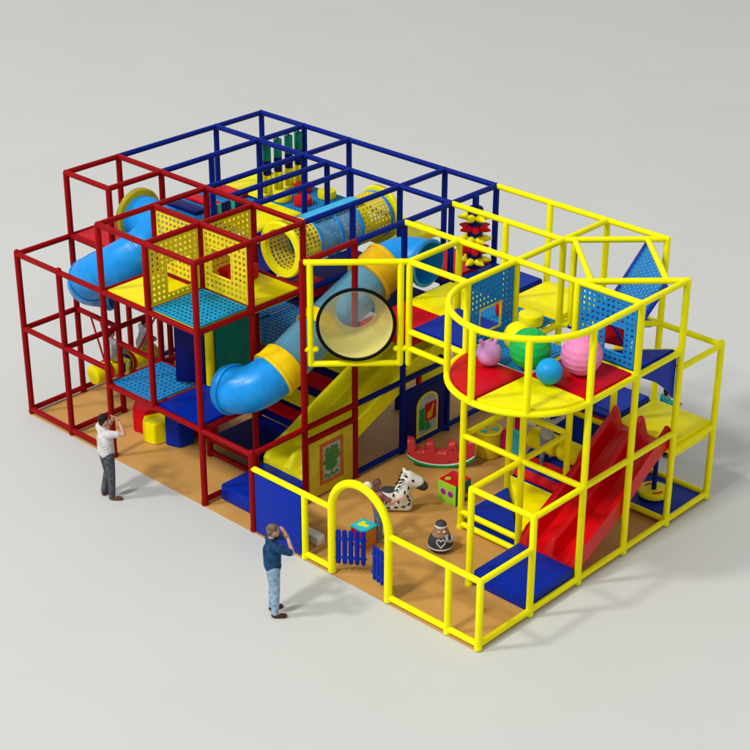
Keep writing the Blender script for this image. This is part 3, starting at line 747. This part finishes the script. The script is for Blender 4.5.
# dice cube
t = thing('dice_cube', 'lime, red and teal foam dice with coloured spots on the mat', 'foam cube', (6.42, 2.58, 0))
x0, y0, s = 6.27, 2.36, .33
F = {'top': RED, 'front': LIME, 'side': vinyl('dark_teal_foam', (.004, .16, .20))}
bm = NB(); box(bm, (x0, y0, .022), (x0 + s, y0 + s, .022 + s), .012)
o = obj('cube', bm, [F['front'], F['top'], F['side']], t)
for p in o.data.polygons:
    n = p.normal
    p.material_index = 1 if n.z > .7 else (2 if n.x > .7 or n.x < -.7 else 0)
def spot(c, d, r, m, nm='spot'):
    bm = NB(); revolve(bm, c, d, [(0, 0), (0, r), (.006, r * .95), (.006, 0)], 20); obj(nm, bm, m, t, smooth=False)
for a, b in ((.3, .5), (.7, .5)): spot((x0 + s * a, y0 - .002, .022 + s * b), (0, -1, 0), .048, vinyl('violet_spot', (.35, .01, .38)) if a < .5 else bpy.data.materials['violet_spot'])
for a, b in ((.3, .3), (.7, .7)): spot((x0 + s * a, y0 + s * b, .021 + s), (0, 0, 1), .045, LIME)
for a, b in ((.3, .75), (.7, .3), (.5, .5)): spot((x0 + s - .002, y0 + s * a, .022 + s * b), (1, 0, 0), .036, ORA)

# little play table block
t = thing('play_cube', 'small foam cube with cyan top, yellow mark and orange and red sides, near the gate', 'foam cube', (6.42, .80, 0))
x0, y0, s, h = 6.20, .66, .25, .31
bm = NB(); box(bm, (x0, y0, .022), (x0 + s, y0 + s, h - .02), .008); o = obj('cube', bm, [RED, ORB], t)
for p in o.data.polygons: p.material_index = 1 if abs(p.normal.x) > .7 else 0
bm = NB(); box(bm, (x0 - .006, y0 - .006, h - .02), (x0 + s + .006, y0 + s + .006, h + .01), .008); obj('top', bm, CYAN, t)
bm = NB(); prism(bm, [(x0 + .05, y0 + .06, h + .014), (x0 + .20, y0 + .10, h + .014), (x0 + .20, y0 + .16, h + .014), (x0 + .12, y0 + .15, h + .014), (x0 + .10, y0 + .2, h + .014), (x0 + .05, y0 + .18, h + .014)], 0, .004, 0); obj('mark', bm, YEL, t, smooth=False)
for k, (a, b) in enumerate(((.06, .08), (.19, .09), (.12, .19))):
    bm = NB(); revolve(bm, (x0 + a, y0 + .001, .022 + b), (0, -1, 0), [(0, 0), (0, .035), (.006, .03), (.006, 0)], 6); obj('side_print', bm, CYAN if k % 2 else WHITE, t, smooth=False)

# drum
t = thing('yellow_drum', 'squat yellow drum seat with cyan patches on top, behind the watermelon', 'drum seat', (5.95, 3.85, 0))
bm = NB(); cyl(bm, (5.95, 3.85, .022), (5.95, 3.85, .44), .20, 32, .03); obj('drum', bm, vinyl('ochre_yellow_vinyl', (.72, .52, .02)), t)
bm = NB(); torus(bm, (5.95, 3.85, .435), (0, 0, 1), .19, .02, 36, 8); obj('rim', bm, YEL, t)
bm = NB()
for a in (40, 160, 275): prism(bm, [(5.95 + q * math.cos(rad(a + da)), 3.85 + q * math.sin(rad(a + da)), .447) for q, da in ((.03, 0), (.15, -25), (.155, 20))], 0, .005, 0)
obj('patch', bm, CYAN, t, smooth=False)

# watermelon rocker
t = thing('watermelon_rocker', 'red watermelon slice rocker with seeds, saddle humps and green rind', 'rocking toy', (5.8, 3.05, 0))
c = V((5.66, 3.12, 0)); du = V((.75, .66, 0)).normalized(); dw = V((-du.y, du.x, 0))
Lh = .49
def top(u):
    hump = 0
    for q, w_ in ((-.90, .15), (-.33, .15), (.33, .15), (.90, .15)):
        hump = max(hump, math.exp(-((u - q) / w_) ** 6))
    return .27 + .05 * u * u + .15 * hump
def bot(u): return .03 + .26 * (1 - math.sqrt(max(0, 1 - (u * .93) ** 2)))
def slab2(bm, fa, fb, th, n=90):
    A_ = []
    for k in range(n + 1):
        u = -1 + 2 * k / n; p = c + du * u * Lh
        A_.append([bm.verts.new(p + dw * s_ * th + V((0, 0, z))) for s_, z in ((-1, fb(u)), (-1, fa(u) - .03), (-.7, fa(u)), (.7, fa(u)), (1, fa(u) - .03), (1, fb(u)))])
    for a, b in zip(A_, A_[1:]):
        for i in range(6): bm.faces.new((a[i], a[(i + 1) % 6], b[(i + 1) % 6], b[i]))
    bm.faces.new(A_[0]); bm.faces.new(list(reversed(A_[-1])))
bm = NB(); slab2(bm, top, lambda u: bot(u) + .05, .085); obj('flesh', bm, MELON, t)
bm = NB(); slab2(bm, lambda u: bot(u) + .062, lambda u: bot(u) + .03, .090); obj('white_pith', bm, WHITE, t)
bm = NB(); slab2(bm, lambda u: bot(u) + .05, lambda u: bot(u) - .005, .10); obj('rind', bm, RIND, t)

# roly-poly figure
RS = .74
t = thing('roly_poly', 'grey and tan roly-poly figure with a striped cap and heart outline on the mat', 'roly-poly toy', (7.2, 1.42, 0))
K_ = set(bpy.data.objects)
P0 = V((7.16, 1.40, .022))
bm = NB(); revolve(bm, P0, (0, 0, 1), [(0, 0), (.005, .12), (.04, .20), (.08, .225), (.10, .23)], 32); obj('base', bm, GRAYF, t)
bm = NB(); revolve(bm, P0, (0, 0, 1), [(.10, .235), (.115, .24), (.13, .235)], 32); obj('white_band', bm, WHITE, t)
bm = NB(); revolve(bm, P0, (0, 0, 1), [(.13, .232), (.2, .222), (.28, .20), (.34, .165)], 32); obj('belly', bm, GRAYF, t)
bm = NB(); revolve(bm, P0, (0, 0, 1), [(.34, .168), (.42, .135), (.48, .105), (.50, .10)], 32); obj('head', bm, TAN, t)
bm = NB(); revolve(bm, P0, (0, 0, 1), [(.49, .108), (.52, .112), (.535, .108)], 32); obj('cap_stripe', bm, WHITE, t)
bm = NB(); revolve(bm, P0, (0, 0, 1), [(.535, .108), (.57, .09), (.60, .05), (.61, 0)], 32); obj('cap', bm, GRAYF, t)
cd = V((.68, -.73, 0)); sd = V((.73, .68, 0)); bm = NB()
hp = [(0, -.06), (-.07, .01), (-.08, .06), (-.04, .085), (0, .05), (.04, .085), (.08, .06), (.07, .01), (0, -.06)]
for (a, b), (c_, d_) in zip(hp, hp[1:]):
    f = lambda a, b: P0 + V((0, 0, .23 + b)) + (cd * math.cos(a / .21) + sd * math.sin(a / .21)) * (.217 - b * .35 + (.004 if b < 0 else .004))
    pipe(bm, f(a, b), f(c_, d_), .008, 6)
obj('heart_outline', bm, WHITE, t)
bm = NB(); ball(bm, P0 + cd * .12 + sd * .06 + V((0, 0, .44)), .022, 12); ball(bm, P0 + cd * .13 - sd * .04 + V((0, 0, .44)), .018, 12); obj('eye', bm, WHITE, t)
bm = NB(); sweep(bm, catmull([P0 + sd * .20 + cd * .05 + V((0, 0, .34)), P0 + sd * .20 + cd * .12 + V((0, 0, .26)), P0 + sd * .12 + cd * .2 + V((0, 0, .30)), P0 + sd * .10 + cd * .16 + V((0, 0, .40))], 6), .028, 12, 0); obj('arm', bm, vinyl('silver_grey', (.35, .36, .37)), t)

for o_ in set(bpy.data.objects) - K_: o_.data.transform(Matrix.Translation((-.04 * S, -.02 * S, 0)) @ Matrix.Scale(RS, 4) @ Matrix.Translation((.04 * S, .02 * S, 0)))
# disc swing
t = thing('disc_swing', 'yellow disc seat with red marks on a navy pole, under the yellow deck', 'disc swing', (8.5, 4.5, 0))
bm = NB(); cyl(bm, (8.47, 4.47, .10), (8.47, 4.47, .18), .23, 36, .025); obj('disc_seat', bm, YEL, t)
bm = NB(); pipe(bm, (8.47, 4.47, .16), (8.47, 4.47, 1.15), .035, 14); obj('pole', bm, BLUP, t)
for a in (-60, 120):
    bm = NB()
    sweep(bm, [V((8.47 + .14 * math.cos(rad(a + k * 9)), 4.47 + .14 * math.sin(rad(a + k * 9)), .182)) for k in range(8)], .014, 8, 0); obj('red_mark', bm, RED, t)

# swinging log
t = thing('log_swing', 'long yellow log swing with navy and red bands hung on red ropes', 'log swing', (.45, 1.4, .5))
xx = .45; zz = .50
bm = NB(); cyl(bm, (xx, .86, zz), (xx, 1.10, zz), .16, 28, .035); obj('end_drum', bm, YEL, t)
bm = NB(); cyl(bm, (xx, 1.1, zz), (xx, 1.62, zz), .135, 24, .01); obj('log', bm, YEL, t)
bm = NB(); cyl(bm, (xx, 1.35, zz), (xx, 1.55, zz), .150, 24, .02); obj('navy_band', bm, NAVY, t)
bm = NB(); cyl(bm, (xx, 1.62, zz), (xx, 2.1, zz), .16, 24, .035); obj('log', bm, YEL, t)
for y in (1.14, 1.30, 1.60):
    bm = NB(); torus(bm, (xx, y, zz), (0, 1, 0), .15, .022, 28, 8); obj('red_ring', bm, RED, t)
for (a, b) in (((.33, 1, 1.44), (.40, 1.16, .60)), ((.57, 1, 1.44), (.52, 1.16, .60)), ((.9, 1.9, 1.44), (.50, 1.7, .60))):
    bm = NB(); pipe(bm, a, b, .016, 8); obj('rope', bm, ROPE, t)

# ---------------------------------------------------------------- zebra rocker (built in metres, remeshed)
def hull_prims(prims):
    bm = NB()
    for p in prims:
        if p[0] == 'c':
            _, a, b, ra, rb = p
            a, b = V(a), V(b); d = (b - a); L_ = max(d.length, 1e-4); d = d / L_ if L_ > 1e-4 else V((0, 0, 1))
            pr = []
            for k in range(6): th = math.pi / 2 * (1 - k / 5); pr.append((-math.sin(th) * ra, math.cos(th) * ra if k else 0))
            for k in range(6): th = math.pi / 2 * (k / 5); pr.append((L_ + math.sin(th) * rb, math.cos(th) * rb if k < 5 else 0))
            revolve(bm, a, d, pr, 16)
        else:
            _, c, r, *rot = p
            g = bmesh.ops.create_uvsphere(bm, u_segments=20, v_segments=14, radius=1)
            bmesh.ops.scale(bm, vec=V(r), verts=g['verts'])
            if rot: bmesh.ops.rotate(bm, cent=(0, 0, 0), matrix=rot[0], verts=g['verts'])
            bmesh.ops.translate(bm, vec=V(c), verts=g['verts'])
    bmesh.ops.recalc_face_normals(bm, faces=bm.faces)
    return bm
def blob(name, prims, m, parent, M, vox=.008, smooth=3):
    """union of tapered capsules and ellipsoids -> one continuous skin. prims in metres, local; M places them in the parent's frame"""
    bm = hull_prims(prims); me = bpy.data.meshes.new(name); bm.to_mesh(me); bm.free()
    o = bpy.data.objects.new(name, me); COL.objects.link(o)
    r = o.modifiers.new('r', 'REMESH'); r.mode = 'VOXEL'; r.voxel_size = vox
    if smooth:
        s = o.modifiers.new('s', 'SMOOTH'); s.iterations = smooth; s.factor = .5
    dg = bpy.context.evaluated_depsgraph_get(); dg.update()
    me2 = bpy.data.meshes.new_from_object(o.evaluated_get(dg))
    o.modifiers.clear(); o.data = me2; bpy.data.meshes.remove(me)
    me2.name = name; me2.transform(M); me2.materials.clear(); me2.materials.append(m)
    me2.polygons.foreach_set('use_smooth', [True] * len(me2.polygons))
    o.parent = parent
    return o
def place(rz, s=1.0): return Matrix.Rotation(rad(rz), 4, 'Z') @ Matrix.Scale(s, 4)

ZM = vinyl('zebra_hide', (.74, .72, .66), rough=.55)
t = thing('zebra_rocker', 'white zebra rocking toy with black dashes, turned to the right', 'rocking toy', (6.02, 1.68, .02))
Mz = place(42, 1.05)
# local: x forward. profile slab ~0.2 wide
z_pr = [('e', (-.08, 0, .26), (.30, .125, .16)), ('e', (.14, 0, .22), (.20, .12, .17)), ('c', (.14, 0, .30), (.26, 0, .56), .145, .115), ('c', (.26, 0, .60), (.42, 0, .54), .135, .10),
        ('c', (-.30, 0, .30), (-.40, 0, .46), .10, .075), ('c', (-.24, 0, .12), (.24, 0, .10), .09, .09), ('c', (.20, .06, .70), (.18, .07, .745), .035, .024), ('c', (.20, -.06, .70), (.18, -.07, .745), .035, .024)]
z_pr = [p for p in z_pr]
blob('body', z_pr, ZM, t, Mz, .012, 4)
blob('muzzle', [('c', (.43, 0, .52), (.50, 0, .47), .098, .080)], GRAYF, t, Mz, .01, 2)
for s_ in (-1, 1):
    blob('eye', [('e', (.33, .118 * s_, .63), (.024, .014, .024))], BLACK, t, Mz, .006, 1)
for s_ in (-1, 1):
    for (x, z, a, yy) in ((.07, .45, 40, .115), (.11, .52, 50, .118), (.13, .59, 60, .12), (.16, .65, 80, .118), (.22, .70, 120, .10), (.02, .36, 20, .112), (.20, .42, 0, .132), (.25, .34, -20, .118), (.28, .26, -30, .105),
                        (.18, .14, 80, .105), (.06, .12, 90, .10), (-.06, .11, 90, .10), (-.18, .12, 80, .10), (.27, .18, 40, .09), (-.36, .44, 30, .075), (-.37, .36, 10, .09), (-.33, .28, -10, .105), (-.30, .20, -20, .10), (-.20, .30, 10, .118), (-.10, .22, 20, .125), (.10, .24, 10, .128), (.26, .50, 0, .122)):
        blob('stripe', [('e', (x, yy * s_, z), (.014, .014, .036), Matrix.Rotation(rad(a), 3, 'Y'))], BLACK, t, Mz, .005, 0)
blob('saddle', [('e', (-.07, 0, .40), (.13, .10, .03))], GRAYF, t, Mz, .01, 2)

# ---------------------------------------------------------------- people
SKIN = cloth('skin', (.62, .34, .24), (.55, .28, .19), 30, .5)
HAIRB = cloth('brown_hair', (.13, .07, .035), (.05, .025, .012), 60, .55); HAIRD = cloth('dark_hair', (.03, .02, .016), (.012, .008, .006), 60, .55)
HAIRR = cloth('auburn_hair', (.20, .09, .065), (.09, .035, .028), 60, .5); HAIRG = cloth('ash_brown_hair', (.24, .17, .10), (.11, .075, .045), 60, .55)
def person(label, loc, rz, H, J, shirt, pants, hair, shoe, sleeve=.55, longhair=False, vox=.008, group=None, skirt=None, curl=.5, cuff=.96):
    """J: joints in metres for a 1.70 m figure, x right, y forward, z up"""
    s = H / 1.70
    t = thing('person', label, 'person', loc, group)
    M = place(rz, s)
    g = lambda k: V(J[k])
    hd = g('head'); nk = g('neck'); ch = g('chest'); pv = g('pelvis'); f = V((J['face'][0], J['face'][1], J['face'][2])).normalized()
    rt = f.cross(V((0, 0, 1))).normalized(); up = rt.cross(f)
    body = [('e', hd, (.074, .092, .112), Matrix((rt, f, up)).transposed()), ('c', hd - up * .07 + f * .035, hd - up * .075 + f * .045, .05, .045),
            ('c', hd - f * .015 - up * .06, nk, .048, .050), ('c', nk - V((0, 0, .03)), ch, .055, .12), ('c', ch, pv, .13, .125),
            ('e', hd + f * .098 - up * .012, (.014, .016, .022)), ('c', hd + f * .085 - up * .055 - rt * .02, hd + f * .085 - up * .055 + rt * .02, .010, .010)]
    for q in (-1, 1): body.append(('e', hd + rt * .076 * q - up * .01, (.014, .022, .032)))
    sh = []; pa = []
    for q, n in ((-1, 'l'), (1, 'r')):
        S_, E_, W_ = g('sh' + n), g('el' + n), g('wr' + n); Hd = g('hand' + n)
        body += [('c', ch + V((0, 0, .08)), S_, .08, .062), ('c', S_, E_, .052, .040), ('c', E_, W_, .040, .026)]
        dirh = (Hd - W_).normalized(); pn = V(J['palm' + n]).normalized(); side = dirh.cross(pn).normalized()
        body += [('c', W_ + side * .012, W_ + dirh * .07 + side * .022, .022, .018), ('c', W_ - side * .012, W_ + dirh * .07 - side * .022, .022, .018), ('c', W_, W_ + dirh * .07, .022, .02)]
        for i, (o_, l_) in enumerate(((-.032, .062), (-.011, .075), (.011, .080), (.032, .072))):
            b = W_ + dirh * .078 + side * o_; m_ = b + (dirh * (1 - curl * .35) + pn * curl * .6).normalized() * l_ * .5; e = m_ + (dirh * (1 - curl) + pn * curl * 1.2).normalized() * l_ * .5
            body += [('c', b, m_, .0105, .0095), ('c', m_, e, .0095, .008)]
        tb = W_ + dirh * .025 + side * .036; tm = tb + (dirh * .6 + side * .7).normalized() * .035; te = tm + (dirh * .8 + side * .2 + pn * .4).normalized() * .03
        body += [('c', tb, tm, .014, .012), ('c', tm, te, .012, .0095)]
        Hp, K, An, To = g('hip' + n), g('kn' + n), g('an' + n), g('toe' + n)
        body += [('c', pv, Hp, .11, .095), ('c', Hp, K, .085, .055), ('c', K, An, .055, .036), ('c', An + V((0, 0, -.03)), To, .038, .032)]
        e2 = S_.lerp(E_, min(1, sleeve)); w2 = E_.lerp(W_, max(0, sleeve - 1)) if sleeve > 1 else None
        sh += [('c', ch + V((0, 0, .07)), S_, .10, .078), ('c', S_, e2, .074, .062)]
        if w2: sh += [('c', E_, w2, .058, .044)]
        a2 = K.lerp(An, cuff)
        pa += [('c', Hp + V((0, 0, .03)), K, .108, .074), ('c', K, a2, .074, .062), ('c', pv, Hp, .125, .112)]
        # shoe
        blob('shoe', [('c', An + V((0, 0, -.045)), To, .045, .040), ('c', An + V((0, 0, -.045)), An + (An - To).normalized() * .03 + V((0, 0, -.05)), .045, .038)], shoe, t, M, vox * 1.3, 2)
    sh += [('c', ch + V((0, 0, .06)), nk - V((0, 0, .028)), .13, .070), ('c', ch, pv + (ch - pv) * .05, .152, .142), ('c', ch + V((.06, 0, .0)), pv + V((.03, 0, .04)), .125, .125), ('c', ch - V((.06, 0, .0)), pv + V((-.03, 0, .04)), .125, .125),
           ('c', pv + V((-.045, 0, .0)), pv + V((.045, 0, .0)), .138, .138), ('c', ch + V((-.05, 0, -.05)), pv + V((-.045, 0, .05)), .128, .134), ('c', ch + V((.05, 0, -.05)), pv + V((.045, 0, .05)), .128, .134)]
    pa += [('c', pv + V((-.03, 0, .03)), pv + V((.03, 0, .03)), .128, .128)]
    blob('body', body, SKIN, t, M, vox, 2)
    blob('shirt', sh, shirt, t, M, vox * 1.3, 3)
    blob('trousers', pa, pants, t, M, vox * 1.3, 3)
    hr = [('e', hd + up * .028 - f * .018, (.084, .098, .100), Matrix((rt, f, up)).transposed())]
    if longhair:
        hr += [('c', hd - f * .05 + up * .01, hd - f * .085 - up * .16, .085, .075), ('c', hd - f * .07 - up * .1, hd - f * .085 - up * .28, .085, .05),
               ('c', hd - rt * .06 - f * .01, hd - rt * .07 - f * .05 - up * .18, .035, .03), ('c', hd + rt * .06 - f * .01, hd + rt * .07 - f * .05 - up * .18, .035, .03)]
    else:
        hr += [('c', hd - f * .045, hd - f * .05 - up * .05, .065, .05)]
    o = blob('hair', hr, hair, t, M, vox, 2)
    # cut the face free of hair
    for q in (-1, 1):
        blob('eye', [('e', hd + f * .086 + rt * .03 * q + up * .008, (.011, .008, .007))], BLACK, t, M, .004, 0)
    return t
def stand(**k):
    J = dict(head=(0, 0, 1.59), face=(0, 1, 0), neck=(0, -.01, 1.44), chest=(0, 0, 1.22), pelvis=(0, 0, .96),
             shl=(-.19, 0, 1.38), shr=(.19, 0, 1.38), ell=(-.24, -.02, 1.10), elr=(.24, -.02, 1.10), wrl=(-.25, .08, .86), wrr=(.25, .08, .86),
             handl=(-.25, .1, .75), handr=(.25, .1, .75), palml=(1, 0, 0), palmr=(-1, 0, 0),
             hipl=(-.09, 0, .90), hipr=(.09, 0, .90), knl=(-.10, .02, .50), knr=(.10, .02, .50), anl=(-.11, 0, .09), anr=(.11, 0, .09), toel=(-.14, .15, .035), toer=(.14, .15, .035))
    J.update(k); return J
# arms lifted to the face, as if holding something up to look
up1 = dict(ell=(-.27, .24, 1.33), elr=(.27, .24, 1.33), wrl=(-.09, .20, 1.53), wrr=(.09, .20, 1.53), handl=(-.04, .16, 1.63), handr=(.04, .16, 1.63), palml=(.3, -1, 0), palmr=(-.3, -1, 0))
person('man in white T-shirt and dark grey jeans with both hands raised to his face', (2.85, -.78, 0), -12, 1.62,
       stand(**{**up1, 'ell': (-.22, .22, 1.36), 'elr': (.36, .20, 1.40), 'wrl': (-.06, .2, 1.52), 'wrr': (.12, .24, 1.54), 'handl': (.0, .18, 1.62), 'handr': (.04, .2, 1.62), 'knl': (-.1, .05, .5), 'anl': (-.13, -.04, .09), 'toel': (-.2, .1, .035), 'toer': (.2, .12, .035)}),
       cloth('white_cotton', (.66, .65, .64), (.54, .53, .52)), cloth('dark_grey_denim', (.10, .11, .13), (.045, .05, .065), 60), HAIRD, cloth('brown_leather', (.16, .07, .04)), .55)
person('person in dark blue shirt and pale blue jeans looking through raised hands', (6.62, -1.18, 0), -32, 1.62,
       stand(**{**up1, 'head': (0, .03, 1.58), 'ell': (-.22, .26, 1.30), 'elr': (.25, .28, 1.27), 'wrl': (-.06, .22, 1.50), 'wrr': (.08, .24, 1.48), 'handl': (-.02, .18, 1.60), 'handr': (.05, .2, 1.58)}),
       cloth('dark_blue_cotton', (.015, .07, .17), (.008, .035, .10)), cloth('pale_denim', (.34, .47, .60), (.18, .28, .42), 60), HAIRG, cloth('dark_brown_leather', (.07, .03, .02)), .85)
person('girl with long auburn hair in rose T-shirt and blue jeans beside the zebra', (6.40, .98, .02), -30, 1.16,
       stand(wrr=(.26, .50, 1.24), elr=(.27, .25, 1.16), handr=(.26, .62, 1.30), palmr=(0, 0, -1), ell=(-.24, .05, 1.1), wrl=(-.20, .28, 1.0), handl=(-.16, .38, 1.0), palml=(0, 0, -1)),
       cloth('rose_cotton', (.36, .13, .14), (.22, .07, .08)), cloth('slate_denim', (.14, .20, .30), (.08, .11, .18), 60), HAIRR, cloth('grey_canvas', (.3, .3, .3)), .7, True)
# riders on the log (sitting astride)
def ride(**k):
    J = stand(chest=(0, .03, 1.22), knl=(-.26, .30, .80), knr=(.26, .30, .80), anl=(-.28, .26, .42), anr=(.28, .26, .42), toel=(-.30, .40, .38), toer=(.30, .40, .38),
              ell=(-.25, .15, 1.12), elr=(.25, .15, 1.12), wrl=(-.12, .32, 1.02), wrr=(.12, .32, 1.02), handl=(-.08, .4, 1.0), handr=(.08, .4, 1.0))
    J.update(k); return J
GSH = cloth('light_grey_cotton', (.42, .44, .46), (.30, .32, .34)); OLV = cloth('olive_yellow_cotton', (.46, .42, .04), (.30, .27, .02))
sc = 1.25 / 1.7
person('child in light grey top and olive trousers riding the log, nearer one', (.45, 1.28, (.50 + .15) - .86 * sc / S), -12, 1.25, ride(), GSH, OLV, HAIRD, cloth('white_canvas', (.6, .6, .6)), 1.8, vox=.010, group=None)
person('child in light grey top and olive trousers riding the log, farther one', (.45, 1.86, (.50 + .15) - .86 * sc / S), -12, 1.25, ride(head=(.02, .12, 1.58), chest=(0, .1, 1.22), neck=(0, .1, 1.43), shl=(-.19, .1, 1.38), shr=(.19, .1, 1.38)), GSH, OLV, HAIRD, cloth('pale_canvas', (.6, .6, .6)), 1.8, vox=.010)
person('child in pale grey clothes climbing the blue ramp beneath the balcony', (7.42, 3.30, .62), 35, 1.05,
       stand(head=(.02, .10, 1.56), neck=(0, .08, 1.42), chest=(0, .06, 1.2), knr=(.12, .28, .62), anr=(.12, .20, .25), toer=(.12, .34, .22), elr=(.42, .15, 1.48), wrr=(.50, .2, 1.72), handr=(.52, .2, 1.83), ell=(-.26, .2, 1.2), wrl=(-.2, .42, 1.2), handl=(-.18, .52, 1.2)),
       cloth('stone_cotton', (.50, .49, .45), (.36, .35, .32)), cloth('blue_grey_cotton', (.24, .32, .42), (.15, .2, .28)), vinyl('pale_blue_cap', (.35, .5, .75)), cloth('white_sneaker', (.7, .7, .7)), 1.7, vox=.009)
person('person in turquoise top standing outside behind the yellow deck at the right corner', (7.83, 5.64, 0), -30, 1.38,
       stand(wrl=(.0, .22, 1.2), handl=(.02, .3, 1.25)), cloth('turquoise_cotton', (.03, .38, .40), (.02, .24, .26)), cloth('black_cotton', (.02, .02, .025)), HAIRD, cloth('tan_leather', (.3, .13, .06)), .6, vox=.010)

# ---------------------------------------------------------------- camera
CP = V((19.794, -13.411, 12.366)) * S; az, el, ro, f = 2.32263, -.46418, .00388, 1704.56
Fd = V((math.cos(az) * math.cos(el), math.sin(az) * math.cos(el), math.sin(el))); Rt = Fd.cross(V((0, 0, 1))).normalized(); Up = Rt.cross(Fd)
R2 = Rt * math.cos(ro) + Up * math.sin(ro); U2 = -Rt * math.sin(ro) + Up * math.cos(ro)
cam = bpy.data.cameras.new('camera'); co = bpy.data.objects.new('camera', cam); COL.objects.link(co)
M = Matrix((R2, U2, -Fd)).transposed().to_4x4(); M.translation = CP; co.matrix_world = M
cam.sensor_width = 36; cam.lens = f / 750 * 36; cam.clip_end = 500; cam.clip_start = .5
SC.camera = co

# ---------------------------------------------------------------- light: one big soft key lamp, even studio surroundings
ctr_ = V((4.5, 2.5, 1)) * S
d = V((math.cos(rad(59)) * math.cos(rad(49)), math.sin(rad(59)) * math.cos(rad(49)), -math.sin(rad(49))))
la = bpy.data.lights.new('key_lamp', 'AREA'); la.shape = 'DISK'; la.size = 11; D_ = 110; la.energy = 44000; la.color = (1, .985, .95)
lo = bpy.data.objects.new('key_lamp', la); COL.objects.link(lo); lo.location = ctr_ - d * D_
lo.rotation_euler = d.to_track_quat('-Z', 'Y').to_euler()
d = V((math.cos(rad(92)) * math.cos(rad(48)), math.sin(rad(92)) * math.cos(rad(48)), -math.sin(rad(48))))
lb = bpy.data.lights.new('second_lamp', 'AREA'); lb.shape = 'DISK'; lb.size = 12; lb.energy = 56000; lb.color = (1, .99, .97)
lo = bpy.data.objects.new('second_lamp', lb); COL.objects.link(lo); lo.location = ctr_ - d * D_
lo.rotation_euler = d.to_track_quat('-Z', 'Y').to_euler()
w = bpy.data.worlds.new('World'); SC.world = w; w.use_nodes = True
bg = w.node_tree.nodes['Background']; bg.inputs['Color'].default_value = (.97, .98, 1.0, 1); bg.inputs['Strength'].default_value = .55
SC.view_settings.view_transform = 'Standard'; SC.view_settings.look = 'None'; SC.view_settings.gamma = 1; SC.view_settings.exposure = 0
SC.render.engine = 'CYCLES'
SC.cycles.max_bounces = 8; SC.cycles.transparent_max_bounces = 16
